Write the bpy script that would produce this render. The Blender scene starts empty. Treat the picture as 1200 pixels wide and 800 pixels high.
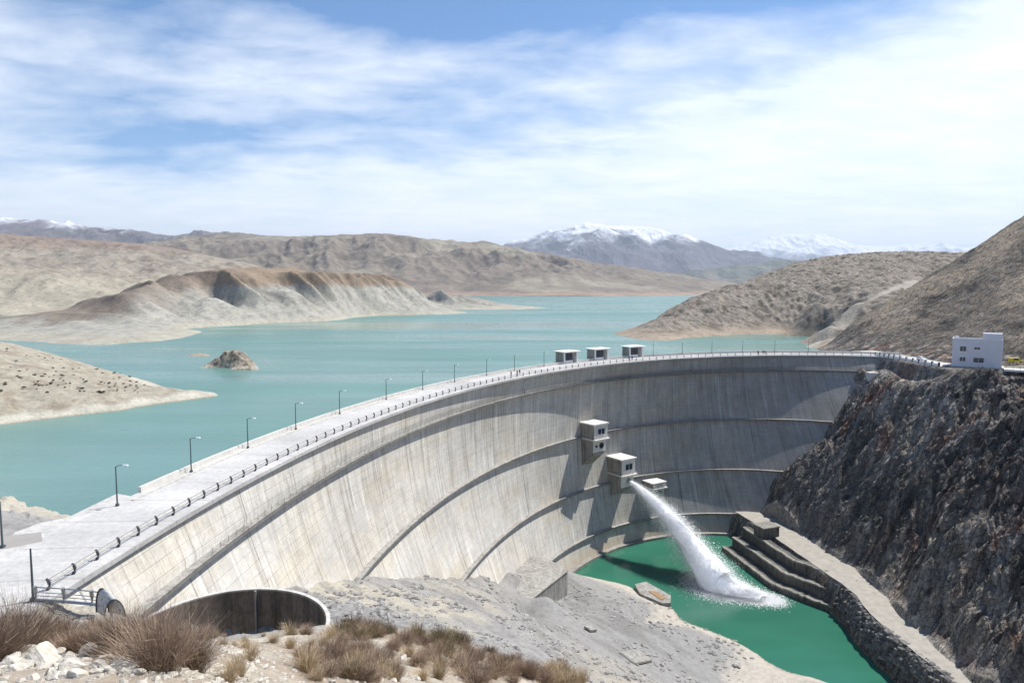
import bpy, math, random
import numpy as np
from mathutils import Vector, Matrix
random.seed(7)
RS = np.random.RandomState(11)
scene = bpy.context.scene
COL = scene.collection
R = math.radians
CAMZ = 27.0
F = 800.0
PITCH = math.atan(63/800.0)
SP, CP = math.sin(PITCH), math.cos(PITCH)

# ------------------------------------------------------------------ survey: sight lines -> points on the ground
def ray(px, py):
    b = (400-py)/F
    dy = CP+SP*b
    return (px-600)/F/dy, (-SP+CP*b)/dy          # x and z per metre of y
def atz(px, py, z):
    a, c = ray(px, py); t = (z-CAMZ)/c
    return (a*t, t, z)
def atd(px, py, D):
    a, c = ray(px, py)
    return (a*D, D, CAMZ+c*D)

# ------------------------------------------------------------------ noise
_perm = RS.permutation(4096)
_ang = RS.rand(4096)*2*np.pi
def perlin(x, y, seed=0):
    xi = np.floor(x).astype(np.int64); yi = np.floor(y).astype(np.int64)
    xf = x-xi; yf = y-yi
    u = xf*xf*xf*(xf*(xf*6-15)+10); v = yf*yf*yf*(yf*(yf*6-15)+10)
    def g(ix, iy, dx, dy):
        h = _perm[(_perm[(ix+seed*131) & 4095]+iy) & 4095]
        a = _ang[h]
        return np.cos(a)*dx+np.sin(a)*dy
    n00 = g(xi, yi, xf, yf); n10 = g(xi+1, yi, xf-1, yf)
    n01 = g(xi, yi+1, xf, yf-1); n11 = g(xi+1, yi+1, xf-1, yf-1)
    a = n00+u*(n10-n00); b = n01+u*(n11-n01)
    return (a+v*(b-a))*1.5
def fbm(x, y, o=5, seed=0, g=.5, l=2.03):
    s = 0; a = 1; t = 0
    for i in range(o):
        s = s+a*perlin(x+i*17.3, y-i*9.1, seed+i); t += a; a *= g; x = x*l; y = y*l
    return s/t
def ridged(x, y, o=4, seed=0, g=.5, l=2.07):
    s = 0; a = 1; t = 0
    for i in range(o):
        s = s+a*(1-2*np.abs(perlin(x+i*11.7, y+i*5.3, seed+i))); t += a; a *= g; x = x*l; y = y*l
    return s/t
def facets(x, y, seed=0, tilt=1.0):
    xi = np.floor(x).astype(np.int64); yi = np.floor(y).astype(np.int64)
    best = np.full(x.shape, 1e9); val = np.zeros(x.shape); idv = np.zeros(x.shape)
    for dx in (-1, 0, 1):
        for dy in (-1, 0, 1):
            cx = xi+dx; cy = yi+dy; h = _perm[(_perm[(cx+seed*77) & 4095]+cy) & 4095]
            fx = cx+(h*0.61803 % 1.0); fy = cy+(h*0.41421 % 1.0)
            d = (x-fx)**2+(y-fy)**2; k = d < best
            best = np.where(k, d, best)
            v = (h*.7549 % 1.0)+tilt*((h*.5698 % 1.0)-.5)*2*(x-fx)+tilt*((h*.3247 % 1.0)-.5)*2*(y-fy)
            val = np.where(k, v, val); idv = np.where(k, h*.2113 % 1.0, idv)
    return val, idv
def sstep(a, b, x):
    t = np.clip((x-a)/(b-a), 0, 1); return t*t*(3-2*t)
def lerp(a, b, t):
    return a+(b-a)*t
def mixc(a, b, t):
    return a+(np.asarray(b)-a)*t[..., None]
def polydist(x, y, line):
    d = np.full(np.shape(x), 1e9)
    for (x0, y0), (x1, y1) in zip(line[:-1], line[1:]):
        dx, dy = x1-x0, y1-y0
        t = np.clip(((x-x0)*dx+(y-y0)*dy)/(dx*dx+dy*dy), 0, 1)
        d = np.minimum(d, np.hypot(x-x0-t*dx, y-y0-t*dy))
    return d
def inpoly(x, y, poly):
    c = np.zeros(np.shape(x), bool); n = len(poly)
    for i in range(n):
        x0, y0 = poly[i][:2]; x1, y1 = poly[(i+1) % n][:2]
        if y0 == y1: continue
        k = ((y0 > y) != (y1 > y)) & (x < (x1-x0)*(y-y0)/(y1-y0)+x0)
        c ^= k
    return c
def rbf(pts, c=1.0, scale=1.0):
    P = np.array(pts, float); n = len(P)
    X = P[:, :2]/scale
    phi = lambda r2: np.sqrt(r2+c*c)
    d2 = ((X[:, None]-X[None])**2).sum(-1)
    A = np.zeros((n+3, n+3)); A[:n, :n] = -phi(d2); A[:n, n] = 1; A[:n, n+1:] = X
    A[n, :n] = 1; A[n+1:, :n] = X.T
    A[:n, :n] += np.eye(n)*1e-6
    w = np.linalg.solve(A, np.concatenate([P[:, 2], np.zeros(3)]))
    def f(x, y):
        x = np.asarray(x, float)/scale; y = np.asarray(y, float)/scale
        s = w[n]+w[n+1]*x+w[n+2]*y
        for i in range(n):
            s = s-w[i]*np.sqrt((x-X[i, 0])**2+(y-X[i, 1])**2+c*c)
        return s
    return f

# ------------------------------------------------------------------ mesh helpers
def mesh_np(name, V, Fq, smooth=True, col=None, uv=None):
    me = bpy.data.meshes.new(name)
    V = np.asarray(V, np.float32); Fq = np.asarray(Fq, np.int32)
    k = Fq.shape[1]
    me.vertices.add(len(V)); me.vertices.foreach_set('co', V.ravel())
    me.loops.add(Fq.size); me.loops.foreach_set('vertex_index', Fq.ravel())
    me.polygons.add(len(Fq)); me.polygons.foreach_set('loop_start', np.arange(0, Fq.size, k, dtype=np.int32))
    me.polygons.foreach_set('loop_total', np.full(len(Fq), k, np.int32))
    me.polygons.foreach_set('use_smooth', np.full(len(Fq), bool(smooth)))
    me.update(calc_edges=True)
    if col is not None:
        a = me.color_attributes.new('tint', 'FLOAT_COLOR', 'POINT')
        c = np.ones((len(V), 4), np.float32); c[:, :3] = col
        a.data.foreach_set('color', c.ravel())
    if uv is not None:
        l = me.uv_layers.new(name='UVMap')
        l.data.foreach_set('uv', np.asarray(uv, np.float32)[Fq.ravel()].ravel())
    me.validate()
    return me
def grid_faces(r, c):
    i = np.arange(r*c).reshape(r, c)
    return np.stack([i[:-1, :-1].ravel(), i[:-1, 1:].ravel(), i[1:, 1:].ravel(), i[1:, :-1].ravel()], 1)
def link(name, me, mat=None, parent=None):
    o = bpy.data.objects.new(name, me); COL.objects.link(o)
    if mat is not None and me is not None: me.materials.append(mat)
    if parent is not None: o.parent = parent
    return o
def tag(o, label=None, cat=None, group=None, kind=None):
    if label: o['label'] = label
    if cat: o['category'] = cat
    if group: o['group'] = group
    if kind: o['kind'] = kind
    return o
def empty(name, loc=(0, 0, 0), rz=0):
    o = bpy.data.objects.new(name, None); COL.objects.link(o)
    o.location = loc; o.rotation_euler = (0, 0, rz); return o
def copy_tree(o, parent=None):
    c = o.copy(); COL.objects.link(c)
    if parent is not None: c.parent = parent
    for ch in list(o.children): copy_tree(ch, c)
    return c
class MB:
    def __init__(s): s.v = []; s.f = []
    def add(s, vs, fs):
        n = len(s.v); s.v += [tuple(v) for v in vs]; s.f += [[i+n for i in f] for f in fs]
    def box(s, c, d, M=None, taper=1.0):
        hx, hy, hz = d[0]/2, d[1]/2, d[2]/2; vs = []
        for z in (-1, 1):
            t = taper if z > 0 else 1
            for x, y in ((-1, -1), (1, -1), (1, 1), (-1, 1)):
                v = Vector((x*hx*t, y*hy*t, z*hz))
                if M is not None: v = M @ v
                vs.append(Vector(c)+v)
        s.add(vs, [(3, 2, 1, 0), (4, 5, 6, 7), (0, 1, 5, 4), (1, 2, 6, 5), (2, 3, 7, 6), (3, 0, 4, 7)])
    def prism(s, poly, z0, z1):
        n = len(poly); zz0 = z0 if hasattr(z0, '__len__') else [z0]*n; zz1 = z1 if hasattr(z1, '__len__') else [z1]*n
        vs = [(p[0], p[1], zz0[i]) for i, p in enumerate(poly)]+[(p[0], p[1], zz1[i]) for i, p in enumerate(poly)]
        fs = [list(range(n))[::-1], list(range(n, 2*n))]+[(i, (i+1) % n, n+(i+1) % n, n+i) for i in range(n)]
        s.add(vs, fs)
    def tube(s, pts, r, n=6, cap=True):
        pts = [Vector(p) for p in pts]; rs = r if hasattr(r, '__len__') else [r]*len(pts)
        base = len(s.v); vs = []
        for i, p in enumerate(pts):
            d = (pts[min(i+1, len(pts)-1)]-pts[max(i-1, 0)]).normalized()
            u = d.cross(Vector((0, 0, 1)))
            if u.length < 1e-3: u = Vector((1, 0, 0))
            u.normalize(); w = d.cross(u)
            for k in range(n):
                a = 2*math.pi*k/n
                vs.append(p+u*math.cos(a)*rs[i]+w*math.sin(a)*rs[i])
        fs = []
        for i in range(len(pts)-1):
            for k in range(n):
                fs.append((i*n+k, i*n+(k+1) % n, (i+1)*n+(k+1) % n, (i+1)*n+k))
        if cap: fs += [list(range(n))[::-1], list(range((len(pts)-1)*n, len(pts)*n))]
        s.add(vs, fs)
    def build(s, name, mat, parent=None, smooth=False, bevel=0):
        me = bpy.data.meshes.new(name); me.from_pydata(s.v, [], s.f); me.update()
        import bmesh
        bm = bmesh.new(); bm.from_mesh(me); bmesh.ops.recalc_face_normals(bm, faces=bm.faces)
        if bevel: bmesh.ops.bevel(bm, geom=bm.edges[:], offset=bevel, segments=1, affect='EDGES')
        bm.to_mesh(me); bm.free()
        if smooth: me.polygons.foreach_set('use_smooth', [True]*len(me.polygons))
        return link(name, me, mat, parent)

# ------------------------------------------------------------------ materials
def newmat(name):
    m = bpy.data.materials.new(name); m.use_nodes = True
    nt = m.node_tree; nt.nodes.clear()
    out = nt.nodes.new('ShaderNodeOutputMaterial'); b = nt.nodes.new('ShaderNodeBsdfPrincipled')
    nt.links.new(b.outputs[0], out.inputs[0])
    return m, nt, b
def N(nt, t, **kw):
    n = nt.nodes.new(t)
    for k, v in kw.items():
        if k.startswith('i_'): n.inputs[k[2:].replace('_', ' ')].default_value = v
        else: setattr(n, k, v)
    return n
def noise(nt, vec, scale, detail=5, rough=.6, dist=0):
    n = N(nt, 'ShaderNodeTexNoise'); n.inputs['Scale'].default_value = scale
    n.inputs['Detail'].default_value = detail; n.inputs['Roughness'].default_value = rough
    n.inputs['Distortion'].default_value = dist
    nt.links.new(vec, n.inputs['Vector']); return n.outputs['Fac']
def ramp(nt, fac, stops):
    r = N(nt, 'ShaderNodeValToRGB'); e = r.color_ramp.elements
    while len(e) < len(stops): e.new(.5)
    for i, (p, c) in enumerate(stops):
        e[i].position = p; e[i].color = (c, c, c, 1) if not hasattr(c, '__len__') else (*c, 1)
    nt.links.new(fac, r.inputs[0]); return r.outputs[0]
def mul(nt, a, b, fac=1.0, mode='MULTIPLY'):
    m = N(nt, 'ShaderNodeMix', data_type='RGBA', blend_type=mode)
    if hasattr(fac, 'links'): nt.links.new(fac, m.inputs[0])
    else: m.inputs[0].default_value = fac
    for s, i in ((a, 6), (b, 7)):
        if hasattr(s, 'links'): nt.links.new(s, m.inputs[i])
        else: m.inputs[i].default_value = (*s, 1)
    return m.outputs[2]
def math_(nt, op, a, b=None, c=None):
    m = N(nt, 'ShaderNodeMath', operation=op)
    for s, i in ((a, 0), (b, 1), (c, 2)):
        if s is None: continue
        if hasattr(s, 'links'): nt.links.new(s, m.inputs[i])
        else: m.inputs[i].default_value = s
    return m.outputs[0]
def mapv(nt, vec, scale=(1, 1, 1), rot=(0, 0, 0), vt='POINT'):
    m = N(nt, 'ShaderNodeMapping', vector_type=vt); m.inputs['Scale'].default_value = scale; m.inputs['Rotation'].default_value = rot
    nt.links.new(vec, m.inputs[0]); return m.outputs[0]
def bump(nt, b, h, strength, dist):
    n = N(nt, 'ShaderNodeBump'); n.inputs['Strength'].default_value = strength; n.inputs['Distance'].default_value = dist
    nt.links.new(h, n.inputs['Height']); nt.links.new(n.outputs[0], b.inputs['Normal'])
def pos(nt):
    return N(nt, 'ShaderNodeNewGeometry').outputs['Position']
def terrain_mat(name, s1, s2, contrast=.35, bd=.5, bs=.6, dots=None, rough=.95, stretch=None, sharp=False):
    """vertex tint x two scales of mottling, bumps, optional dark scrub dots"""
    m, nt, b = newmat(name)
    p = pos(nt)
    t = N(nt, 'ShaderNodeVertexColor'); t.layer_name = 'tint'
    q = mapv(nt, p, *stretch) if stretch else p
    n1 = noise(nt, q, s1, 6, .65); n2 = noise(nt, p, s2, 5, .7, .3)
    c = mul(nt, t.outputs[0], ramp(nt, n1, [(.3, 1-contrast), (.7, 1+contrast*.0)]))
    c = mul(nt, c, ramp(nt, n2, [(.35, 1-contrast*.9), (.62, 1.0)]))
    h = math_(nt, 'ADD', n1, math_(nt, 'MULTIPLY', n2, .6))
    if sharp:
        v = N(nt, 'ShaderNodeTexVoronoi', feature='F1'); v.inputs['Scale'].default_value = s2*.8
        nt.links.new(q, v.inputs['Vector'])
        h = math_(nt, 'ADD', h, v.outputs['Distance'])
        vc = ramp(nt, v.outputs['Color'], [(0, .62), (1, 1.0)])
        c = mul(nt, c, vc, .8)
    if dots:
        v = N(nt, 'ShaderNodeTexVoronoi', feature='F1'); v.inputs['Scale'].default_value = dots[0]
        nt.links.new(p, v.inputs['Vector'])
        thin = noise(nt, p, dots[0]*.12, 2)
        d = math_(nt, 'LESS_THAN', v.outputs['Distance'], math_(nt, 'MULTIPLY', thin, dots[1]))
        c = mul(nt, c, dots[2], math_(nt, 'MULTIPLY', d, .85), 'MIX')
    nt.links.new(c, b.inputs['Base Color']); b.inputs['Roughness'].default_value = rough
    b.inputs['Specular IOR Level'].default_value = .15
    bump(nt, b, h, bs, bd)
    return m
def simple(name, col, rough=.7, metal=0, var=.15, scale=3, bd=.01):
    m, nt, b = newmat(name); p = pos(nt)
    n = noise(nt, p, scale, 5, .65)
    c = mul(nt, col, ramp(nt, n, [(.3, 1-var), (.7, 1.0)]))
    nt.links.new(c, b.inputs['Base Color']); b.inputs['Roughness'].default_value = rough; b.inputs['Metallic'].default_value = metal
    if bd: bump(nt, b, n, .4, bd)
    return m
def concrete(name, col, var=.25, lines=True):
    m, nt, b = newmat(name); p = pos(nt)
    n1 = noise(nt, p, .25, 6, .7); n2 = noise(nt, p, 2.5, 5, .7)
    st = noise(nt, mapv(nt, p, (1.2, 1.2, .12)), 1.0, 4, .7)
    c = mul(nt, col, ramp(nt, n1, [(.3, 1-var), (.65, 1.0)]))
    c = mul(nt, c, ramp(nt, n2, [(.35, 1-var*.6), (.6, 1.0)]))
    c = mul(nt, c, ramp(nt, st, [(.38, 1-var), (.55, 1.0)]))
    nt.links.new(c, b.inputs['Base Color']); b.inputs['Roughness'].default_value = .88
    bump(nt, b, n2, .4, .03)
    return m

CONC = (.63, .61, .56)
M = {}
M['concrete'] = concrete('weathered_concrete', CONC)
M['concrete_dark'] = concrete('stained_concrete', (.36, .34, .30), .4)
M['concrete_light'] = concrete('pale_concrete', (.66, .64, .59), .12)
M['ledge_side'] = concrete('ledge_side_concrete', (.22, .215, .205), .3)  # ledge front and underside darkened so the colour includes the shadow line
M['shaft'] = concrete('shaded_shaft_concrete', (.25, .195, .145), .5)  # brown shaft wall, darkened to carry the shade inside
M['old_wall'] = concrete('old_blackened_concrete', (.15, .142, .125), .55)
M['old_lip'] = concrete('worn_lip_concrete', (.30, .285, .25), .4)
M['muted'] = concrete('muted_site_concrete', (.40, .385, .35), .4)
M['deck'] = concrete('deck_paving', (.55, .535, .505), .22)
M['pole'] = simple('green_grey_pole_paint', (.07, .10, .11), .5, .2, .1)
M['rail'] = simple('grey_rail_paint', (.30, .31, .30), .5, .3, .2)
M['post'] = simple('dark_post_paint', (.05, .05, .06), .6, 0, .1)
M['lampglass'] = simple('lamp_cover', (.75, .78, .80), .2, 0, .05, 3, 0)
M['white'] = simple('white_paint', (.78, .78, .76), .6, 0, .08)
M['bluewhite'] = simple('pale_painted_wall', (.60, .61, .67), .8, 0, .1, .6)
M['glass'] = simple('dark_window_glass', (.03, .04, .06), .12, 0, .1, 1, 0)
M['darkvoid'] = simple('dark_opening', (.02, .02, .02), .9, 0, .1, 1, 0)
M['metal'] = simple('galvanised_metal', (.42, .44, .45), .35, .8, .25, 8)
M['yellow'] = simple('yellow_car_paint', (.75, .60, .06), .35, 0, .05, 2, 0)
M['whitecar'] = simple('white_car_paint', (.78, .78, .78), .3, 0, .05, 2, 0)
M['tyre'] = simple('tyre_rubber', (.03, .03, .03), .8, 0, .1)
M['lamp_lens'] = simple('headlight_lens', (.8, .8, .82), .1, 0, .02, 2, 0)
M['asphalt'] = simple('road_surface', (.30, .285, .26), .95, 0, .2, .6, .02)

def deck_mat():
    m, nt, b = newmat('worn_crest_paving'); uvn = N(nt, 'ShaderNodeUVMap'); uvn.uv_map = 'UVMap'; uv = uvn.outputs[0]; p = pos(nt)
    sx = N(nt, 'ShaderNodeSeparateXYZ'); nt.links.new(uv, sx.inputs[0]); U = sx.outputs[0]
    n1 = noise(nt, p, .12, 6, .7); n2 = noise(nt, p, 1.4, 6, .75); n3 = noise(nt, mapv(nt, uv, (.06, 1, 1)), 1.0, 4, .6)
    c = mul(nt, (.55, .54, .52), ramp(nt, n1, [(.35, .80), (.62, 1.0)])); c = mul(nt, c, ramp(nt, n2, [(.36, .80), (.58, 1.0)]))
    c = mul(nt, c, ramp(nt, n3, [(.40, .86), (.55, 1.0)]))
    fr = math_(nt, 'ABSOLUTE', math_(nt, 'SUBTRACT', math_(nt, 'FRACT', math_(nt, 'DIVIDE', math_(nt, 'ADD', U, math_(nt, 'MULTIPLY', n2, .3)), 7.75)), .5))
    c = mul(nt, c, (.25, .24, .23), math_(nt, 'MULTIPLY', math_(nt, 'GREATER_THAN', fr, .487), .6), 'MIX')
    sp = noise(nt, p, .55, 5, .8); c = mul(nt, c, (.34, .32, .29), math_(nt, 'MULTIPLY', ramp(nt, sp, [(.60, 0.0), (.70, 1.0)]), .6), 'MIX')
    nt.links.new(c, b.inputs['Base Color']); b.inputs['Roughness'].default_value = .95; b.inputs['Specular IOR Level'].default_value = .1
    bump(nt, b, n2, .4, .03); return m
M['deckuv'] = deck_mat()
def crag_mat():
    m, nt, b = newmat('dark_stratified_rock'); p = pos(nt); t = N(nt, 'ShaderNodeVertexColor'); t.layer_name = 'tint'
    q = mapv(nt, p, (3.5, 1, 1.6), (0, 0, R(20)), 'TEXTURE')
    n1 = noise(nt, q, .9, 8, .72, .4); n2 = noise(nt, p, 1.6, 7, .8); n3 = noise(nt, p, .22, 5, .65)
    v = N(nt, 'ShaderNodeTexVoronoi', feature='DISTANCE_TO_EDGE'); v.inputs['Scale'].default_value = .75
    wq = N(nt, 'ShaderNodeMix', data_type='RGBA', blend_type='LINEAR_LIGHT'); wq.inputs[0].default_value = .35
    nn = N(nt, 'ShaderNodeTexNoise'); nn.inputs['Scale'].default_value = .8; nn.inputs['Detail'].default_value = 5; nt.links.new(q, nn.inputs['Vector'])
    nt.links.new(q, wq.inputs[6]); nt.links.new(nn.outputs['Color'], wq.inputs[7]); nt.links.new(wq.outputs[2], v.inputs['Vector'])
    crack = ramp(nt, v.outputs['Distance'], [(0.0, .30), (.07, 1.0)])
    c = mul(nt, t.outputs[0], ramp(nt, n1, [(.34, .40), (.50, 1.0), (.66, 1.45)]))
    c = mul(nt, c, ramp(nt, n2, [(.36, .55), (.52, 1.0), (.68, 1.35)])); c = mul(nt, c, crack, .75)
    c = mul(nt, c, ramp(nt, n3, [(.35, (.78, .80, .84)), (.65, (1.12, 1.04, .95))]))
    nt.links.new(c, b.inputs['Base Color']); b.inputs['Roughness'].default_value = .95; b.inputs['Specular IOR Level'].default_value = .12
    h = math_(nt, 'ADD', math_(nt, 'ADD', n1, math_(nt, 'MULTIPLY', n2, .7)), math_(nt, 'MULTIPLY', crack, .35)); bump(nt, b, h, 1.0, .8)
    return m
# ------------------------------------------------------------------ dam geometry
CX, CY = 151.0, 85.0
CO = [191.06148012888744, 7.269782303672106, -14.748782572023426, -14.513839174734345, -11.393980153224012, -16.378562897511646, 2.1028702131615824, -22.622524114061473, -11.48298191486501, 20.800553843424932, 20.64265459363173, 35.42316221627829, -5.264462164800379, -26.650945292708776]
def face_r(th, z):
    h = 27.0-np.asarray(z, float); th = np.asarray(th, float)
    ct = np.interp(h, [27, 34.3, 42.3, 50.1, 59.4, 68.7, 75.2, 84.4, 90.7], [88, 93.4, 95.9, 98, 100.6, 103.6, 106.2, 109.1, 112])-2.5
    th = np.maximum(th, ct)
    u = (th-140)/50; v = (np.clip(h, 27, 100)-27)/60
    s = 0; k = 0
    for i, jm in ((0, 3), (1, 3), (2, 3), (3, 3), (4, 2)):
        for j in range(jm):
            s = s+CO[k]*u**i*v**j; k += 1
    return s
def polar(th, r):
    a = np.radians(th); return CX+r*np.cos(a), CY+r*np.sin(a)
def dpt(th, z, off=0.0, crest=False):
    """point on the dam; off metres out from the downstream face, crest=True: measured from the crest edge"""
    r = float(face_r(th, 0 if crest else z))-off
    x, y = polar(th, r); return Vector((float(x), float(y), z))
def frame(th):
    a = math.radians(th)
    n = Vector((-math.cos(a), -math.sin(a), 0)); t = Vector((n.y, -n.x, 0))
    Mx = Matrix((t, n, Vector((0, 0, 1)))).transposed()   # local x along t, y along n (out of the face), z up
    return n, t, Mx
TH0, TH1 = 86.5, 189.0
DECK_W = 11.5
EDGE_Z = [0, -5.8, -24.5, -43, -58.5]     # crest and four ledges
UPS = np.linspace(TH0, TH1, 520)

def dam_material(base):
    m, nt, b = newmat('dam_concrete')
    uvn = N(nt, 'ShaderNodeUVMap'); uvn.uv_map = 'UVMap'; uv = uvn.outputs[0]
    sx = N(nt, 'ShaderNodeSeparateXYZ'); nt.links.new(uv, sx.inputs[0]); U, V = sx.outputs[0], sx.outputs[1]
    p = pos(nt)
    big = noise(nt, mapv(nt, uv, (1, 1.4, 1)), .035, 5, .6)
    mid = noise(nt, uv, .30, 6, .72)
    fine = noise(nt, uv, 1.7, 5, .75)
    c = mul(nt, base, ramp(nt, big, [(.36, (.84, .83, .82)), (.60, (1, 1, 1))]))
    warm = noise(nt, mapv(nt, uv, (1, 2.2, 1)), .05, 4, .6)
    c = mul(nt, c, ramp(nt, warm, [(.45, (1, 1, 1)), (.75, (.97, .90, .78))]))
    c = mul(nt, c, ramp(nt, mid, [(.33, .78), (.55, 1.0)]), .8)
    c = mul(nt, c, ramp(nt, fine, [(.33, .80), (.6, 1.0)]), .8)
    # run-off streaks: long in v, narrow in u
    s1 = noise(nt, mapv(nt, uv, (.55, .035, 1)), 1.0, 5, .7)
    s2 = noise(nt, mapv(nt, uv, (1.7, .05, 1)), 1.0, 4, .7)
    c = mul(nt, c, ramp(nt, s1, [(.36, (.62, .60, .58)), (.50, (1, 1, 1))]), .6)
    c = mul(nt, c, ramp(nt, s2, [(.36, (.60, .59, .58)), (.48, (1, 1, 1))]), .65)
    ls = noise(nt, mapv(nt, uv, (.8, .03, 1)), 1.0, 3, .6)
    c = mul(nt, c, (.78, .77, .74), math_(nt, 'MULTIPLY', ramp(nt, ls, [(.58, 0.0), (.70, 1.0)]), .6), 'MIX')
    # lift lines and contraction joints
    br = N(nt, 'ShaderNodeTexBrick'); br.offset = .5
    br.inputs['Scale'].default_value = 1; br.inputs['Brick Width'].default_value = 8; br.inputs['Row Height'].default_value = 1.55
    br.inputs['Mortar Size'].default_value = .09; br.inputs['Mortar Smooth'].default_value = .6
    br.inputs['Color1'].default_value = (1, 1, 1, 1); br.inputs['Color2'].default_value = (.90, .90, .89, 1); br.inputs['Mortar'].default_value = (.62, .61, .60, 1)
    nt.links.new(uv, br.inputs['Vector'])
    gate = ramp(nt, noise(nt, uv, .12, 4, .7), [(.42, .04), (.62, .9)])
    c = mul(nt, c, br.outputs['Color'], math_(nt, 'MULTIPLY', gate, .6))
    jw = math_(nt, 'ADD', U, math_(nt, 'MULTIPLY', math_(nt, 'SUBTRACT', noise(nt, uv, .25, 3), .5), .25))
    fr = math_(nt, 'ABSOLUTE', math_(nt, 'SUBTRACT', math_(nt, 'FRACT', math_(nt, 'DIVIDE', jw, 15.5)), .5))
    jn = math_(nt, 'GREATER_THAN', fr, .4915)
    jg = ramp(nt, noise(nt, uv, .09, 3), [(.35, .25), (.55, 1.0)])
    c = mul(nt, c, (.12, .12, .12), math_(nt, 'MULTIPLY', math_(nt, 'MULTIPLY', jn, jg), .6), 'MIX')
    bl = noise(nt, mapv(nt, uv, (1, 1.6, 1)), .085, 6, .7, .6); c = mul(nt, c, (.40, .39, .37), math_(nt, 'MULTIPLY', ramp(nt, bl, [(.50, 0.0), (.70, 1.0)]), .7), 'MIX')
    wear_shade = math_(nt, 'ADD', U, math_(nt, 'MULTIPLY', math_(nt, 'SUBTRACT', noise(nt, mapv(nt, uv, (1, .5, 1)), .05, 5, .7), .5), 120))
    c = mul(nt, c, (.54, .55, .57), ramp(nt, math_(nt, 'DIVIDE', wear_shade, 600), [(.61, 1.0), (.77, 0.0)]))  # right part greyed: some real weathering, plus shade put into the colour
    # waterline tide mark near the river
    sz = N(nt, 'ShaderNodeSeparateXYZ'); nt.links.new(p, sz.inputs[0])
    w = math_(nt, 'ADD', sz.outputs[2], math_(nt, 'MULTIPLY', noise(nt, p, .3, 4), 4))
    c = mul(nt, c, (.42, .33, .22), math_(nt, 'MULTIPLY', ramp(nt, math_(nt, 'MULTIPLY_ADD', w, .1, 6.53), [(.0, 1.0), (.75, 0.0)]), .75), 'MIX')
    nt.links.new(c, b.inputs['Base Color']); b.inputs['Roughness'].default_value = .88
    b.inputs['Specular IOR Level'].default_value = .25
    hh = math_(nt, 'ADD', math_(nt, 'MULTIPLY', jn, -1.2), math_(nt, 'ADD', math_(nt, 'MULTIPLY', br.outputs['Fac'], -.35), math_(nt, 'MULTIPLY', fine, .5)))
    bump(nt, b, hh, .5, .12)
    return m
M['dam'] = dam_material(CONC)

dam = empty('dam', (60, 190, -60))
tag(dam, 'curved concrete arch dam with four walkway ledges holding back the turquoise reservoir', 'dam')
DL = Vector(dam.location)
def child(o, parent=dam):
    o.parent = parent; o.matrix_parent_inverse = Matrix.Translation(-DL); return o

def ring_surface(name, prof, mat, uvf=None, ths=UPS, close=True, smooth=True):
    """prof: list of functions th-> (r, z) swept round the arch"""
    n = len(prof); V = []; UVs = []
    for k, pf in enumerate(prof):
        r, z = pf(ths); x, y = polar(ths, r)
        V.append(np.stack([x, y, z+0*ths], 1)); UVs.append(np.stack([np.radians(ths)*190, z+0*ths], 1))
    V = np.stack(V, 1).reshape(-1, 3); UVs = np.stack(UVs, 1).reshape(-1, 2)
    m = len(ths); i = np.arange(m*n).reshape(m, n)
    if close: i = np.concatenate([i, i[:, :1]], 1)
    Fq = np.stack([i[:-1, :-1].ravel(), i[1:, :-1].ravel(), i[1:, 1:].ravel(), i[:-1, 1:].ravel()], 1)
    me = mesh_np(name, V, Fq, smooth, None, UVs)
    if close:   # end caps
        import bmesh
        bm = bmesh.new(); bm.from_mesh(me); bm.verts.ensure_lookup_table()
        for k in (0, m-1):
            try: bm.faces.new([bm.verts[k*n+j] for j in range(n)])
            except Exception: pass
        bmesh.ops.recalc_face_normals(bm, faces=bm.faces)
        bm.to_mesh(me); bm.free()
    return child(link(name, me, mat))
LEDGE = .95
zs = [-0.55]+list(np.linspace(-1.2, -5.8, 6))+list(np.linspace(-6.6, -24.5, 18))+list(np.linspace(-25.3, -43, 18))+list(np.linspace(-43.8, -58.5, 15))+list(np.linspace(-59.3, -80, 12))
prof = [(lambda t, z=z: (face_r(t, z)+LEDGE*.85+(.35 if z < -5.6 else 0), z)) for z in zs]
prof += [(lambda t: (face_r(t, 0)+DECK_W+8, -80)), (lambda t: (face_r(t, 0)+DECK_W-.3, -30)), (lambda t: (face_r(t, 0)+DECK_W-.3, -.55))]
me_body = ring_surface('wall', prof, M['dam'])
def ledge_prof(z, out=0.0, w=LEDGE+.9, th=.5):
    return [(lambda t: (face_r(t, z)-out, z)), (lambda t: (face_r(t, z)-out, z-th)), (lambda t: (face_r(t, z)-out+w, z-th-.5)), (lambda t: (face_r(t, z)-out+w, z))]
LEND = {-5.8: (91.8, 187), -24.5: (97, 176), -43: (103, 158), -58.5: (108.5, 140)}
for z in EDGE_Z[1:]:
    a, b_ = LEND[z]
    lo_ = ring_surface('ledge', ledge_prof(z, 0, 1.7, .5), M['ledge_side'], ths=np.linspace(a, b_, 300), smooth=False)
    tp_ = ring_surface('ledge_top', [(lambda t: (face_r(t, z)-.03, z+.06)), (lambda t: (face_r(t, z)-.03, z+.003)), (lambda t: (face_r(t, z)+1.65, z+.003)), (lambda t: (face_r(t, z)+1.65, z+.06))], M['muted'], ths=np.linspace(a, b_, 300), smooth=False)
    tp_.parent = lo_; tp_.matrix_parent_inverse = Matrix.Identity(4)
ring_surface('foot_apron', ledge_prof(-65.0, .8, 2.5, 3.0), M['concrete_dark'], ths=np.linspace(110, 141, 120), smooth=False)
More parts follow.
